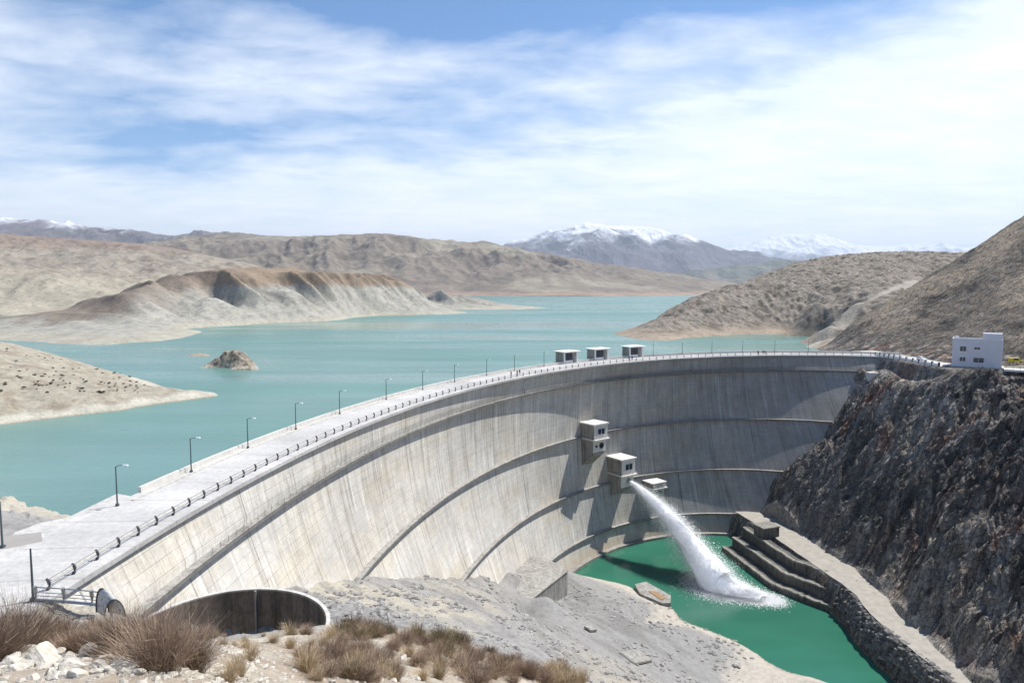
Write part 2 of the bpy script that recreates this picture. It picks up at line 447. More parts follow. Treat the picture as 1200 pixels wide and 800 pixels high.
# road deck on the crest
ring_surface('roadway', [(lambda t: (face_r(t, 0)+.002, 0)), (lambda t: (face_r(t, 0)+.002, -.55)), (lambda t: (face_r(t, 0)+DECK_W, -.55)), (lambda t: (face_r(t, 0)+DECK_W, 0))], M['deckuv'], smooth=False)
ring_surface('kerb', [(lambda t: (face_r(t, 0)+2.6, .005)), (lambda t: (face_r(t, 0)+2.6, .14)), (lambda t: (face_r(t, 0)+2.9, .14)), (lambda t: (face_r(t, 0)+2.9, .005))], M['concrete'], ths=np.linspace(88, 187, 400), smooth=False)
ring_surface('kerb', [(lambda t: (face_r(t, 0)+DECK_W-1.7, .005)), (lambda t: (face_r(t, 0)+DECK_W-1.7, .14)), (lambda t: (face_r(t, 0)+DECK_W-1.4, .14)), (lambda t: (face_r(t, 0)+DECK_W-1.4, .005))], M['concrete'], ths=np.linspace(88, 180, 400), smooth=False)
ring_surface('parapet', [(lambda t: (face_r(t, 0)+DECK_W-.35, .003)), (lambda t: (face_r(t, 0)+DECK_W-.35, .75)), (lambda t: (face_r(t, 0)+DECK_W+.03, .75)), (lambda t: (face_r(t, 0)+DECK_W+.03, .003))], M['concrete_light'], ths=np.linspace(88, 179, 400), smooth=False)

# railing along the downstream edge: curved posts and two rails
rail = empty('guard_railing', dpt(150, 0, -1.6, True)); RL = rail.location.copy()
tag(rail, 'long guard railing of dark curved posts along the downstream side of the dam crest road', 'railing')
def rchild(o, L=RL, p=rail):
    o.parent = p; o.matrix_parent_inverse = Matrix.Translation(-L); return o
RTH = np.linspace(187.6, 89.5, 100)
pmb = MB()
cur = [(0, 0, 0), (0, .16, .25), (0, .20, .55), (0, .10, .85), (0, -.06, 1.05)]
pmb.tube(cur, [.15, .15, .14, .13, .10], 6)
post0 = pmb.build('post', M['post'])
COL.objects.unlink(post0)
for th in RTH:
    o = post0.copy(); COL.objects.link(o); n, t, Mx = frame(th)
    o.location = dpt(th, .0, -1.6, True)
    o.rotation_euler = Mx.to_euler(); rchild(o)
for zz, rr in ((.92, .05), (.50, .05)):
    b_ = MB(); b_.tube([dpt(th, zz, -1.55, True) for th in np.linspace(187.6, 89.5, 260)], rr, 5); rchild(b_.build('rail', M['rail']))
# hand railing on the upper ledge
lr = empty('ledge_railing', dpt(150, -5.8, -.1)); LL = lr.location.copy()
tag(lr, 'thin grey hand railing on the uppermost ledge of the dam face', 'railing')
b_ = MB()
for i, th in enumerate(np.linspace(181, 93.5, 140)):
    p = dpt(th, -5.8, -.12)
    if i < 60:
        q = MB(); q.tube([p, p+Vector((0, 0, 1.05))], .035, 4); rchild(q.build('post', M['rail']), LL, lr)
    else: b_.tube([p, p+Vector((0, 0, 1.05))], .03, 4)
o = rchild(b_.build('post', M['rail']), LL, lr); o['kind'] = 'stuff'
for zz in (.35, .7, 1.05):
    b_ = MB(); b_.tube([dpt(th, -5.8+zz, -.12) for th in np.linspace(181, 93.5, 200)], .028, 4); rchild(b_.build('rail', M['rail']), LL, lr)

# ------------------------------------------------------------------ crest furniture
def make_lamp():
    root = empty('street_lamp')
    q = MB(); q.tube([(0, 0, .3), (0, 0, 5.0)], [.10, .065], 8); q.build('pole', M['pole'], root)
    q = MB(); q.box((0, 0, .15), (.36, .36, .30)); q.build('base', M['pole'], root, bevel=.03)
    q = MB(); q.tube([(0, 0, 4.9), (0, .35, 5.1), (0, .95, 5.14)], [.05, .045, .04], 6); q.build('arm', M['pole'], root)
    q = MB(); q.box((0, 1.2, 5.14), (.30, .75, .16), taper=.7); h = q.build('lamp_head', M['lampglass'], root, bevel=.03)
    return root
ordw = ['first', 'second', 'third', 'fourth', 'fifth', 'sixth', 'seventh', 'eighth', 'ninth', 'tenth', 'eleventh', 'twelfth', 'thirteenth', 'fourteenth', 'fifteenth', 'sixteenth', 'seventeenth', 'eighteenth', 'nineteenth', 'twentieth', 'twenty-first']
lths = [180.6, 176.1, 171.7, 167.2, 162.4, 156.6, 151.6, 147, 142.2, 138, 133.5, 117.5, 113.5, 109.6, 105.7, 101.8, 97.9]
lamp0 = make_lamp()
for i, th in enumerate(lths):
    o = lamp0 if i == 0 else copy_tree(lamp0)
    n, t, Mx = frame(th); o.location = dpt(th, 0.004, -(DECK_W-1.0), True); o.rotation_euler = Mx.to_euler()
    tag(o, '%s street lamp along the dam crest road, counted from the near plaza' % ordw[i], 'street lamp', 'street lamps along the dam crest')
def plain_pole(p, h, lab):
    root = empty('pole', p)
    q = MB(); q.tube([(0, 0, 0), (0, 0, h)], [.11, .07], 8); q.build('shaft', M['pole'], root)
    q = MB(); q.box((0, 0, .12), (.4, .4, .24)); q.build('base_plate', M['pole'], root)
    tag(root, lab, 'pole', 'bare poles on the plaza')
plain_pole(atz(39, 703, .02), 4.6, 'bare dark pole standing beside the metal barrier on the plaza')
plain_pole(atz(3, 641, .02), 4.9, 'bare dark pole at the left edge of the plaza near the gravel bank')

# three gate houses over the intakes on the upstream edge
def gate_house(px, lab, w=6.8):
    # direction th for a sight line through px at crest depth
    best = min(np.linspace(100, 150, 1001), key=lambda t: abs(600+F*(dpt(t, 0, -DECK_W, True).x/dpt(t, 0, -DECK_W, True).y)-px))
    n, t, Mx = frame(best); p = dpt(best, 0, -(DECK_W+1.6), True)
    root = empty('gate_house', p); root.rotation_euler = Mx.to_euler()
    H = 4.2
    def B(name, c, d, m, par=root, bev=0):
        q = MB(); q.box(c, d); return q.build(name, M[m], par, bevel=bev)
    B('plinth', (0, 0, -1.2), (w+1, 5.4, 2.9), 'concrete_light')
    wl = B('wall', (0, 0, .25+H/2-.3), (w, 4.2, H-.6), 'concrete_dark')
    B('roof', (0, .2, H-.02), (w+1.4, 5.8, .38), 'white', bev=.04)
    B('low_wall', (1.2, 2.2, .62), (w-2.6, .35, .9), 'white')
    wd = B('louvre_window', (1.2, 2.14, 2.35), (w-2.7, .12, 2.6), 'glass', wl)
    q = MB()
    for k in range(5): q.box((1.2, 2.23, 1.3+k*.5), (w-2.7, .06, .04))
    q.build('louvre_slat', M['rail'], wl)
    B('door', (-2.2, 2.15, 1.55), (1.1, .1, 2.3), 'metal', wl)
    B('corner_pier', (-w/2+.35, 2.25, 1.95), (.7, .5, H-.5), 'white')
    B('corner_pier', (w/2-.2, 2.25, 1.95), (.4, .5, H-.5), 'white')
    tag(root, lab, 'gate house', 'gate houses on the upstream edge of the crest')
gate_house(668, 'gate house with flat white roof on the dam crest, nearest the street lamps')
gate_house(704, 'gate house with flat white roof on the dam crest, middle of the three')
gate_house(745, 'gate house with flat white roof on the dam crest, farthest along towards the white building')

# valve houses on the downstream face
def obox(mb, P, Mx, c, d, taper=1.0):
    mb.box(P+Mx @ Vector(c), d, Mx, taper)
def wedge(mb, P, Mx, w, prot, ztop, zbot, wallin):
    a = [(-w/2, prot, ztop), (w/2, prot, ztop), (w/2, wallin, ztop), (-w/2, wallin, ztop), (-w/2, wallin, zbot), (w/2, wallin, zbot), (-w/2, prot, ztop-.6), (w/2, prot, ztop-.6)]
    vs = [P+Mx @ Vector(v) for v in a]
    mb.add(vs, [(0, 1, 2, 3), (0, 6, 7, 1), (6, 4, 5, 7), (0, 3, 4, 6), (1, 7, 5, 2), (3, 2, 5, 4)])
def valve_house(th, ztop, w, prot, h1, h2, foot, lab, outlet):
    n, t, Mx = frame(th); P = dpt(th, ztop-h1); P.z = 0
    root = empty('valve_house', (P.x, P.y, ztop-h1)); L = root.location.copy()
    def fin(q, name, m, par=None):
        o = q.build(name, M[m]); o.parent = par or root
        o.matrix_parent_inverse = Matrix.Translation(-L) if par is None else Matrix.Identity(4); return o
    q = MB(); obox(q, P, Mx, (0, prot/2-2, ztop-h1/2), (w, prot+4, h1)); up = fin(q, 'upper_room', 'concrete_dark')
    q = MB(); obox(q, P, Mx, (0, prot/2-1.8, ztop+.2), (w+.9, prot+4.6, .45)); fin(q, 'roof', 'concrete_light')
    q = MB(); obox(q, P, Mx, (0, prot/2-1.5, ztop-h1-.2), (w+1.1, prot+5, .4)); fin(q, 'balcony_slab', 'concrete_light')
    q = MB(); obox(q, P, Mx, (0, prot+.05, ztop-h1/2), (w, .14, h1-.1)); fr = fin(q, 'front_wall', 'concrete_light')
    q = MB(); obox(q, P, Mx, (-.1, prot+.16, ztop-h1/2+.1), (w*.52, .12, h1*.42)); wn = fin(q, 'window', 'glass', fr)
    q = MB()
    for dx in (-w*.26, 0, w*.26): obox(q, P, Mx, (-.1+dx, prot+.23, ztop-h1/2+.1), (.14, .08, h1*.42))
    for dz in (-h1*.21, h1*.21): obox(q, P, Mx, (-.1, prot+.232, ztop-h1/2+.1+dz), (w*.56, .08, .14))
    fin(q, 'window_frame', 'concrete_light', fr)
    zb = ztop-h1-.4
    q = MB()
    for dx in (-.5, -.17, .17, .5):
        c = P+Mx @ Vector((dx*(w+.8), prot+.85, ztop-h1)); q.tube([c, c+Vector((0, 0, 1.05))], .05, 4)
    for dz in (.55, 1.05): q.tube([P+Mx @ Vector((-(w+.8)/2, prot+.85, ztop-h1+dz)), P+Mx @ Vector(((w+.8)/2, prot+.85, ztop-h1+dz))], .045, 4)
    fin(q, 'handrail', 'rail')
    q = MB(); obox(q, P, Mx, (0, (prot-.6)/2-2, zb-h2/2), (w*.94, prot-.6+4, h2)); lo = fin(q, 'lower_room', 'concrete_dark')
    q = MB(); obox(q, P, Mx, (0, prot-.55, zb-h2/2), (w*.94, .14, h2-.05)); fl = fin(q, 'lower_front', 'concrete_light')
    if outlet:
        q = MB(); c = P+Mx @ Vector((-.9, prot-.45, zb-h2*.5)); q.tube([c, c+n*.12], 1.05, 20); fin(q, 'round_opening', 'darkvoid', fl)
        q = MB(); c = P+Mx @ Vector((1.6, prot-.45, zb-h2*.5)); q.tube([c, c+n*.12], .5, 16); fin(q, 'round_opening', 'darkvoid', fl)
    else:
        q = MB(); c = P+Mx @ Vector((-.6, prot-1.2, zb-h2*.4)); q.tube([c, c+n*1.6-Vector((0, 0, .5))], [1.0, .85], 20); fin(q, 'outlet_pipe', 'metal', fl)
    q = MB(); wedge(q, P, Mx, w*.90, prot-.9, zb-h2+.01, zb-h2-foot, -4.5); fin(q, 'corbel', 'concrete_dark')
    tag(root, lab, 'valve house', 'valve houses on the dam face')
    return P, Mx, n, prot, zb-h2*.4
valve_house(129.4, -19.9, 6.6, 5.6, 4.9, 4.3, 9.0, 'upper concrete valve house with a round black opening, on the dam face', True)
V2 = valve_house(125.4, -34.0, 6.6, 6.0, 5.4, 4.2, 7.0, 'lower concrete valve house above the white water jet', False)
# third, lower and mostly hidden behind the jet
valve_house(120.8, -45.0, 6.0, 4.6, 1.6, 3.0, 6.0, 'low concrete valve house with flat roof behind the water jet', False)

# access stairs / ladders and dark pipes on the upper band of the face
for i, (th, z0, z1) in enumerate(((158.6, -5.7, -1.2), (143.2, -5.7, -1.6), (171.5, -5.7, -2.4), (150.3, -5.7, -2.6))):
    n, t, Mx = frame(th); root = empty('wall_ladder', dpt(th, z0)); L = root.location.copy()
    for s in (-.28, .28):
        q = MB(); q.tube([dpt(th, z0, -1.1)+t*s, dpt(th, z1, -1.1)+t*s], .06, 4); rchild(q.build('side_rail', M['post']), L, root)
    q = MB()
    for k in range(int((z1-z0)/.35)): q.tube([dpt(th, z0+k*.35+.2, -1.1)-t*.28, dpt(th, z0+k*.35+.2, -1.1)+t*.28], .035, 4)
    rchild(q.build('rung', M['post']), L, root)
    tag(root, 'dark ladder on the upper band of the dam face, %s counted from the near end' % ['second', 'fourth', 'first', 'third'][i], 'ladder', 'ladders on the dam face')

# ------------------------------------------------------------------ colours (albedo)
c_grey = np.array((.30, .285, .265)); c_tan = np.array((.38, .33, .26)); c_pale = np.array((.52, .49, .41)); c_brown = np.array((.23, .165, .12))
c_dark = np.array((.12, .105, .09)); c_rust = np.array((.22, .11, .075)); c_road = np.array((.42, .39, .34)); c_white = np.array((.62, .59, .53))

# ------------------------------------------------------------------ near bank (the slope the photographer stands on)
SH = (-24.9, 57.2, 8.35, -2.9)     # shaft centre, radius, rim level
cp = []
for (px, py, D) in [(-200, 760, 5), (0, 747, 5), (0, 800, 3.4), (100, 749, 4.6), (100, 800, 3.4), (200, 757, 4.8), (200, 800, 3.6), (300, 768, 6.5), (300, 800, 5), (-200, 800, 3.6),
                    (370, 762, 11), (400, 740, 16), (400, 770, 9.5), (400, 800, 6.5), (500, 745, 19), (500, 770, 12), (500, 800, 8.5), (580, 768, 19), (600, 800, 12), (640, 786, 19), (700, 803, 19),
                    (0, 775, 15), (100, 775, 15), (200, 775, 15), (300, 800, 18), (0, 770, 30), (120, 765, 30), (220, 770, 30), (300, 800, 32), (50, 740, 45), (130, 740, 46), (200, 752, 45),
                    (400, 716, 80), (400, 742, 45), (440, 760, 30), (500, 735, 85), (500, 755, 50), (600, 720, 130), (600, 762, 90), (600, 790, 45), (680, 722, 160), (680, 762, 115), (680, 800, 65),
                    (385, 737, 66), (668, 716, 174), (640, 716, 168), (612, 722, 158), (700, 703, 182), (740, 712, 174), (775, 730, 168), (700, 688, 194), (440, 705, 100), (560, 700, 130), (640, 700, 165),
                    (760, 740, 172), (760, 792, 138), (760, 850, 90), (850, 792, 150), (850, 850, 121), (950, 850, 135),
                    (370, 690, 102.2), (400, 684, 110.5), (430, 680, 119.2), (500, 678, 142.5), (530, 680, 153.5), (565, 676, 168.5), (600, 672, 184.8), (650, 662, 209.2)]:
    cp.append(atd(px, py, D*1.035 if 95 < D and (px, py) not in ((370, 690), (400, 684), (430, 680), (500, 678), (530, 680), (565, 676), (600, 672), (650, 662)) else D))
for (px, py, z) in [(672, 672, -65.9), (735, 686, -65.9), (785, 713, -65.7), (870, 761, -65.2), (960, 801, -64.9), (1040, 850, -64.9),
                    (735, 672, -71), (800, 700, -72), (900, 745, -73), (1000, 800, -73), (680, 655, -70),
                    (0, 588, -6.0), (-60, 583, -6.0), (30, 600, -5.0), (52, 607, -3.5), (74, 610, -3.5), (0, 612, -1.6), (-100, 612, -1.4), (0, 560, -13), (60, 580, -13), (-150, 560, -13),
                    (0, 640, -.15), (-100, 640, -.1), (60, 650, -.2), (0, 690, -.2), (-120, 690, 0.5), (60, 700, -.3), (60, 722, -.8), (0, 718, .1), (150, 722, -3.2), (120, 712, -1.6)]:
    cp.append(atz(px, py, z))
cp += [(0, 0, 25.3), (3, 1, 24.8), (-3, 0, 25.5), (-12, 2, 25.8), (-8, -6, 26.5), (6, -4, 25), (14, 4, 20), (30, 0, 10), (60, 30, -20), (60, 70, -45), (-60, 10, 24), (-60, 30, 12), (-90, 40, 8), (-130, 60, 8), (-150, 120, 0), (-37, 66, -6.5), (-41, 60, -4.5), (-33, 74, -12), (-16, 74, -9.5), (-26, 78, -13.5), (-20, 86, -15)]
# ground under the dam body and the drop on its far side
for th in (170, 160, 150, 142): cp.append(tuple(dpt(th, {170: -26, 160: -41, 150: -53, 142: -63}[th], -8)))
_near = rbf(cp, 2.0, 1.0)
RIVER_Z, LAKE_Z = -65.8, -6.0
plaza_poly = [atz(px, py, 0)[:2] for px, py in [(-220, 636), (0, 640), (18, 623), (48, 612), (79, 606), (137, 578), (175, 585), (150, 640), (98, 676), (66, 690), (40, 712), (-220, 712)]]
def near_h(x, y, detail=True):
    x = np.asarray(x, float); y = np.asarray(y, float)
    z = _near(x, y)
    D = np.hypot(x, y)
    if detail:
        a1 = np.clip(D/60, .03, 1.0)
        sl = sstep(128, 150, y)*sstep(-10, 12, x); a1 = a1*(1-.8*sl)
        z = z+a1*(.9*fbm(x/9, y/9, 5, 3)+.55*ridged((x*.7+y*.7)/2.2, (x*.7-y*.7)/9, 4, 9)*sstep(25, 80, D))
        z = z+.035*fbm(x/.35, y/.35, 4, 5)*sstep(40, 6, D)+.10*fbm(x/1.3, y/1.3, 4, 6)
        # shelves of broken rock on the grey mound
        q = z+.8*fbm(x/14, y/14, 3, 21)
        z = z+sstep(50, 90, D)*.35*np.sin(q*2.1)*(1-.85*sl)
    inside = inpoly(x, y, plaza_poly)
    pd = polydist(x, y, plaza_poly+[plaza_poly[0]])
    z = np.where(inside, np.minimum(z, -.12), np.where(pd < 4, lerp(np.minimum(z, -.12), z, sstep(0, 4, pd)), z))
    # the shaft: a bowl inside the ring
    r = np.hypot(x-SH[0], y-SH[1])
    fl = SH[3]-7.2-(y-SH[1])*.12
    fl = np.maximum(fl, SH[3]-11+0*x)
    front = SH[3]-2.6-(y-(SH[1]-SH[2]))*.30
    bowl = np.maximum(fl, np.minimum(front, SH[3]-1.5))+.3*fbm(x/2, y/2, 4, 33)
    z = np.where(r < SH[2]-.15, bowl, z)
    ang = (r > SH[2]-.15) & (r < SH[2]+2.2)
    z = np.where(ang, np.minimum(z, SH[3]-.5-2.6*sstep(2, 7, x-SH[0])*sstep(-6, -1, y-SH[1])), z)
    return z
nu, nv = 820, 900
ss = np.linspace(-1.05, .78, nu); yy = np.exp(np.linspace(math.log(1.0+6), math.log(262+6), nv))-6
S, Y = np.meshgrid(ss, yy); X = S*(Y+5)
Z = near_h(X, Y)
D = np.hypot(X, Y)
n1 = fbm(X/6, Y/6, 5, 40); n2 = fbm(X/1.5, Y/1.5, 4, 41); n3 = fbm(X/30, Y/30, 4, 42)
col = np.zeros(X.shape+(3,))+np.array((.35, .34, .322))
col = mixc(col, (.28, .27, .26), sstep(-.1, .4, n1))
col = mixc(col, (.50, .46, .37), sstep(.0, .3, n3+.3*n1)*sstep(180, 120, D)*.8)
sd_ = fbm((X+Y*.9)/5.0, (X-Y)/30, 5, 44); col = mixc(col, (.27, .262, .25), sstep(.02, .3, sd_)*.75)
col = mixc(col, (.44, .40, .315), sstep(-4, 14, X-.08*Y)*sstep(128, 112, Y+6*n1)*.9)
slab = sstep(128, 150, Y)*sstep(-10, 12, X)                      # smooth grey rock apron by the river
col = mixc(col, mixc(np.zeros(X.shape+(3,))+np.array((.32, .315, .305)), (.24, .235, .225), sstep(0, .35, fbm((X+Y)/9, (X-Y)/40, 5, 46))), slab)
near = sstep(34, 24, D+4*n1)
col = mixc(col, mixc(np.zeros(X.shape+(3,))+np.array((.36, .30, .235)), (.50, .45, .37), sstep(-.15, .25, n2)), near)
gb = sstep(4, -2, X+45)*sstep(85, 95, Y)                           # gravel bank on the lake side
col = mixc(col, (.50, .46, .38), gb)
edge = sstep(RIVER_Z+1.7, RIVER_Z+.6, Z+.6*n2)
col = mixc(col, (.58, .53, .45), edge*.8)
edge2 = sstep(RIVER_Z+.25, RIVER_Z-.1, Z)
col = mixc(col, (.28, .22, .15), edge2*.8)
X_, Y_, Z_ = X, Y, Z
me = mesh_np('ground', np.stack([X, Y, Z], -1).reshape(-1, 3), grid_faces(nv, nu), True, col.reshape(-1, 3))
M['near'] = terrain_mat('broken_rock_and_soil', .9, 5.0, .30, .10, .55, None)
tag(link('ground', me, M['near']), kind='structure')

# plaza paving sheet
q = MB(); n = len(plaza_poly)
q.add([(p[0], p[1], .0) for p in plaza_poly]+[(p[0], p[1], -.5) for p in plaza_poly], [list(range(n))]+[(i, n+i, n+(i+1) % n, (i+1) % n) for i in range(n)])
for v in range(len(q.v)): q.v[v] = (q.v[v][0], q.v[v][1], q.v[v][2]-.006)
tag(q.build('pavement', M['deck']), kind='structure')
# grey asphalt strip at the lake side of the plaza
strip = [atz(px, py, .002) for px, py in [(-60, 632), (4, 628), (48, 623), (50, 634), (5, 643), (-60, 646)]]
q = MB(); q.add(strip, [list(range(6))[::-1]]); tag(q.build('road', M['asphalt']), kind='structure')

# ------------------------------------------------------------------ the shaft rim
root = empty('round_shaft', (SH[0], SH[1], SH[3]-4)); L = root.location.copy()
tag(root, 'round concrete shaft mouth half buried in the stony slope below the dam', 'shaft')
q = MB(); ns = 96; prof_ = [(SH[2], SH[3]), (SH[2]+.42, SH[3]-.05), (SH[2]+.42, SH[3]-12), (SH[2], SH[3]-12)]
vs = []
for k in range(ns):
    a = 2*math.pi*k/ns
    for r, z in prof_: vs.append((SH[0]+r*math.cos(a), SH[1]+r*math.sin(a), z))
fs = []
for k in range(ns):
    for j in range(4): fs.append((k*4+j, ((k+1) % ns)*4+j, ((k+1) % ns)*4+(j+1) % 4, k*4+(j+1) % 4))
q.add(vs, fs); rchild(q.build('shaft_wall', M['shaft']), L, root)
q = MB(); vs = []
for k in range(ns):
    a = 2*math.pi*k/ns
    for r, z in [(SH[2]+.10, SH[3]+.004), (SH[2]+.10, SH[3]+.10), (SH[2]+.46, SH[3]+.10), (SH[2]+.46, SH[3]-.3), (SH[2]+.43, SH[3]-.3), (SH[2]+.43, SH[3]+.004)]: vs.append((SH[0]+r*math.cos(a), SH[1]+r*math.sin(a), z))
fs = [(k*6+j, ((k+1) % ns)*6+j, ((k+1) % ns)*6+(j+1) % 6, k*6+(j+1) % 6) for k in range(ns) for j in range(6)]
q.add(vs, fs); rchild(q.build('rim', M['concrete']), L, root)
q = MB(); q.box((SH[0]-.5, SH[1]+SH[2]-.12, SH[3]-4), (.16, .3, 8)); rchild(q.build('drain_pipe', M['concrete_dark']), L, root)

# ------------------------------------------------------------------ metal barrier and curved shield at the near end of the ledge
bp = [Vector(atz(px, py, .0)) for px, py in ((42, 704), (75, 706), (108, 709), (128, 712))]
root = empty('metal_barrier', bp[0]); L = root.location.copy()
tag(root, 'low galvanised metal barrier with three posts across the near end of the crest', 'barrier')
for p in bp[:3]:
    q = MB(); q.tube([p, p+Vector((0, .05, .8)), p+Vector((0, -.05, 1.35))], [.17, .16, .15], 8); rchild(q.build('post', M['rail']), L, root)
for zz, r in ((.12, .13), (.5, .035), (.8, .035), (1.25, .05)):
    q = MB(); q.tube([p+Vector((0, 0, zz)) for p in bp], r, 6); rchild(q.build('rail', M['metal']), L, root)
sp_ = bp[3]
root = empty('metal_shield', sp_); L = sp_.copy()
tag(root, 'curved weathered sheet metal shield at the end of the low barrier', 'shield')
q = MB(); vs = []; nn = 14
for s in (0, 1):
    for k in range(nn+1):
        a = math.pi*k/nn
        x = .95*math.cos(math.pi-a)*(1 if s == 0 else 1); zz = 2.05*math.sin(a)**.8
        x0 = -.55 if s == 0 else .75
        vs.append(sp_+Vector((x*.55+x0*.9+k*.05*s, (-.1 if s == 0 else -.9)+0*zz, zz*(1.0 if s == 0 else .72)-.3)))
q.add(vs, [(k, k+1, nn+2+k, nn+1+k) for k in range(nn)])
q.add([v+Vector((.0, .04, -.03)) for v in vs], [(k, nn+1+k, nn+2+k, k+1) for k in range(nn)])
mm, nt, bb = newmat('patchy_painted_sheet'); p = pos(nt)
cc = ramp(nt, noise(nt, p, 2.2, 4, .7), [(.35, (.10, .11, .17)), (.45, (.30, .33, .40)), (.55, (.52, .52, .50)), (.65, (.35, .38, .22))])
nt.links.new(cc, bb.inputs['Base Color']); bb.inputs['Roughness'].default_value = .5; bb.inputs['Metallic'].default_value = .3
rchild(q.build('sheet', mm, None, True), L, root)
q = MB(); q.tube([vs[k]+Vector((0, -.02, 0)) for k in range(nn+1)], .07, 6); q.tube([vs[nn+1+k]+Vector((0, -.02, 0)) for k in range(nn+1)], .05, 6)
rchild(q.build('hoop', M['post']), L, root)

# ------------------------------------------------------------------ blocks by the river
def poly_block(name, pts, z0, z1, mat, lab, cat, lid=None):
    root = empty(name, (pts[0][0], pts[0][1], z0)); L = root.location.copy()
    q = MB(); q.prism([p[:2] for p in pts], z0, z1); rchild(q.build('block', M[mat]), L, root)
    if lid:
        c = np.mean([p[:2] for p in pts], 0); big = [(c[0]+(p[0]-c[0])*1.03, c[1]+(p[1]-c[1])*1.03) for p in pts]
        q = MB(); q.prism(big, z1+.003, z1+.25); rchild(q.build('top_slab', M[lid]), L, root)
    tag(root, lab, cat); return root
zt = -54.0
poly_block('concrete_block', [atz(px, py, zt) for px, py in ((578, 688), (618, 706), (665, 669), (640, 655), (625, 652))], zt-12, zt, 'muted', 'large rectangular concrete block on the rock at the foot of the dam', 'concrete block', 'muted')
poly_block('river_platform', [atz(px, py, -64.4) for px, py in ((744, 684), (757, 681), (786, 697), (786, 706), (776, 706), (750, 695))], -69, -64.4, 'muted', 'small concrete platform with chipped corners at the edge of the green river', 'platform')
q = MB(); q.prism([atz(px, py, -64.2)[:2] for px, py in ((760, 692), (768, 692), (781, 700), (775, 702))], -64.35, -64.25)
tag(q.build('rust_patch', simple('rusty_earth', (.30, .19, .10), .9)), 'patch of rusty earth lying on the small river platform', 'earth patch')
def flat_slab(px0, py0, D, w, l, rz, lab):
    x, y, z = atd(px0, py0, D); z = float(near_h(x, y))
    e = 1.0; gx = (float(_near(x+e, y))-float(_near(x-e, y)))/2; gy = (float(_near(x, y+e))-float(_near(x, y-e)))/2
    q = MB(); q.box((0, 0, 0), (w, l, .5), None, .93); o = q.build('rock_slab', M['muted'], bevel=.08)
    o.location = (x, y, z+.45); nrm = Vector((-gx, -gy, 1)).normalized()
    o.rotation_euler = (nrm.to_track_quat('Z', 'Y') @ Matrix.Rotation(rz, 3, 'Z').to_quaternion()).to_euler()
    tag(o, lab, 'slab', 'pale slabs on the grey apron')
flat_slab(745, 760, 150, 4.6, 8, R(35), 'pale flat slab with straight edges lying on the grey rock apron')
flat_slab(692, 735, 158, 2.2, 2.6, R(20), 'smallest pale slab on the grey rock apron')

# ------------------------------------------------------------------ right bank: gorge wall, bench and hillside
toe = [atz(px, py, -58.0)[:2] for px, py in [(860, 600), (880, 612), (920, 640), (960, 668), (985, 685), (1003, 700), (1018, 720), (1040, 740), (1064, 760), (1090, 780), (1116, 800), (1180, 850), (1300, 1000)]]
road_in = [atz(px, py, -57.5)[:2] for px, py in [(890, 598), (912, 607), (945, 628), (975, 648), (1002, 664), (1024, 682), (1042, 700), (1058, 720), (1082, 740), (1102, 760), (1124, 780), (1146, 800), (1215, 850)]]
wat = [atz(px, py, RIVER_Z)[:2] for px, py in [(846, 644), (905, 688), (990, 722), (1025, 765), (1062, 797), (1160, 880)]]
dcon = [(px, py, D) for px, py, D in [(1036, 418, 273), (1020, 440, 265), (1000, 465, 262.5), (985, 490, 259.5), (965, 520, 256.5), (940, 550, 254), (915, 570, 253.6), (890, 597, 251.8), (866, 618, 250.8)]]
rp = []
rp += [(x, y, -58.0) for x, y in toe[1:-1:2]]
rp += [(x, y, -57.6) for x, y in road_in[::2]]
rp += [atd(*d) for d in dcon]
rp += [(atd(*d)[0]+1, atd(*d)[1]+10, atd(*d)[2]+.5) for d in dcon]
for y in (232, 255, 277): rp.append((149.5, y, -.4)); rp.append((158, y, -.3))
rp += [(150, 224, -.8), (152, 232, -.6), (172, 230, -.6), (172, 224, -2), (185, 232, -.5), (185, 245, 0), (172, 250, -.2), (200, 225, 2), (180, 212, -6), (165, 205, -14)]
rp += [(128, 215, -27), (120, 225, -36), (118, 200, -37), (135, 195, -22), (112, 170, -42), (125, 165, -30), (135, 172, -18), (150, 185, -9), (110, 130, -40), (125, 120, -25), (150, 140, 0), (190, 190, 12), (170, 165, 2), (250, 200, 45), (200, 120, 30)]
for y in (290, 320): rp += [(146, y, -3), (158, y, .5)]
# hillside whose far edge is the diagonal skyline
for (px, py, D) in [(1200, 256, 350), (1250, 225, 350), (1133, 299, 350), (1085, 328, 350), (1060, 343, 350), (1035, 360, 350), (1010, 374, 350), (985, 392, 350), (968, 405, 350)]:
    x, y, z = atd(px, py, D); rp.append((x, y, z)); rp.append((x+4, y+60, z-34)); rp.append((x+4, y+120, z-66))
rp += [(175, 262, 3), (200, 262, 13), (230, 270, 28), (175, 300, 6), (200, 300, 17), (240, 300, 41), (300, 300, 72), (300, 240, 60), (360, 350, 110), (135, 335, -12), (120, 330, -16), (130, 305, -14), (125, 290, -16), (140, 300, -6)]
_right = rbf(rp, 2.0)
bench = [(150, 289), (151.5, 262), (150.5, 246), (152, 234), (160, 233), (172, 232), (188, 234)]
road_poly = toe+road_in[::-1]
river_poly = [(x, y) for x, y in toe]+[(toe[-1][0], -50), (-60, -50), (-60, 300), (toe[0][0]-2, 300)]
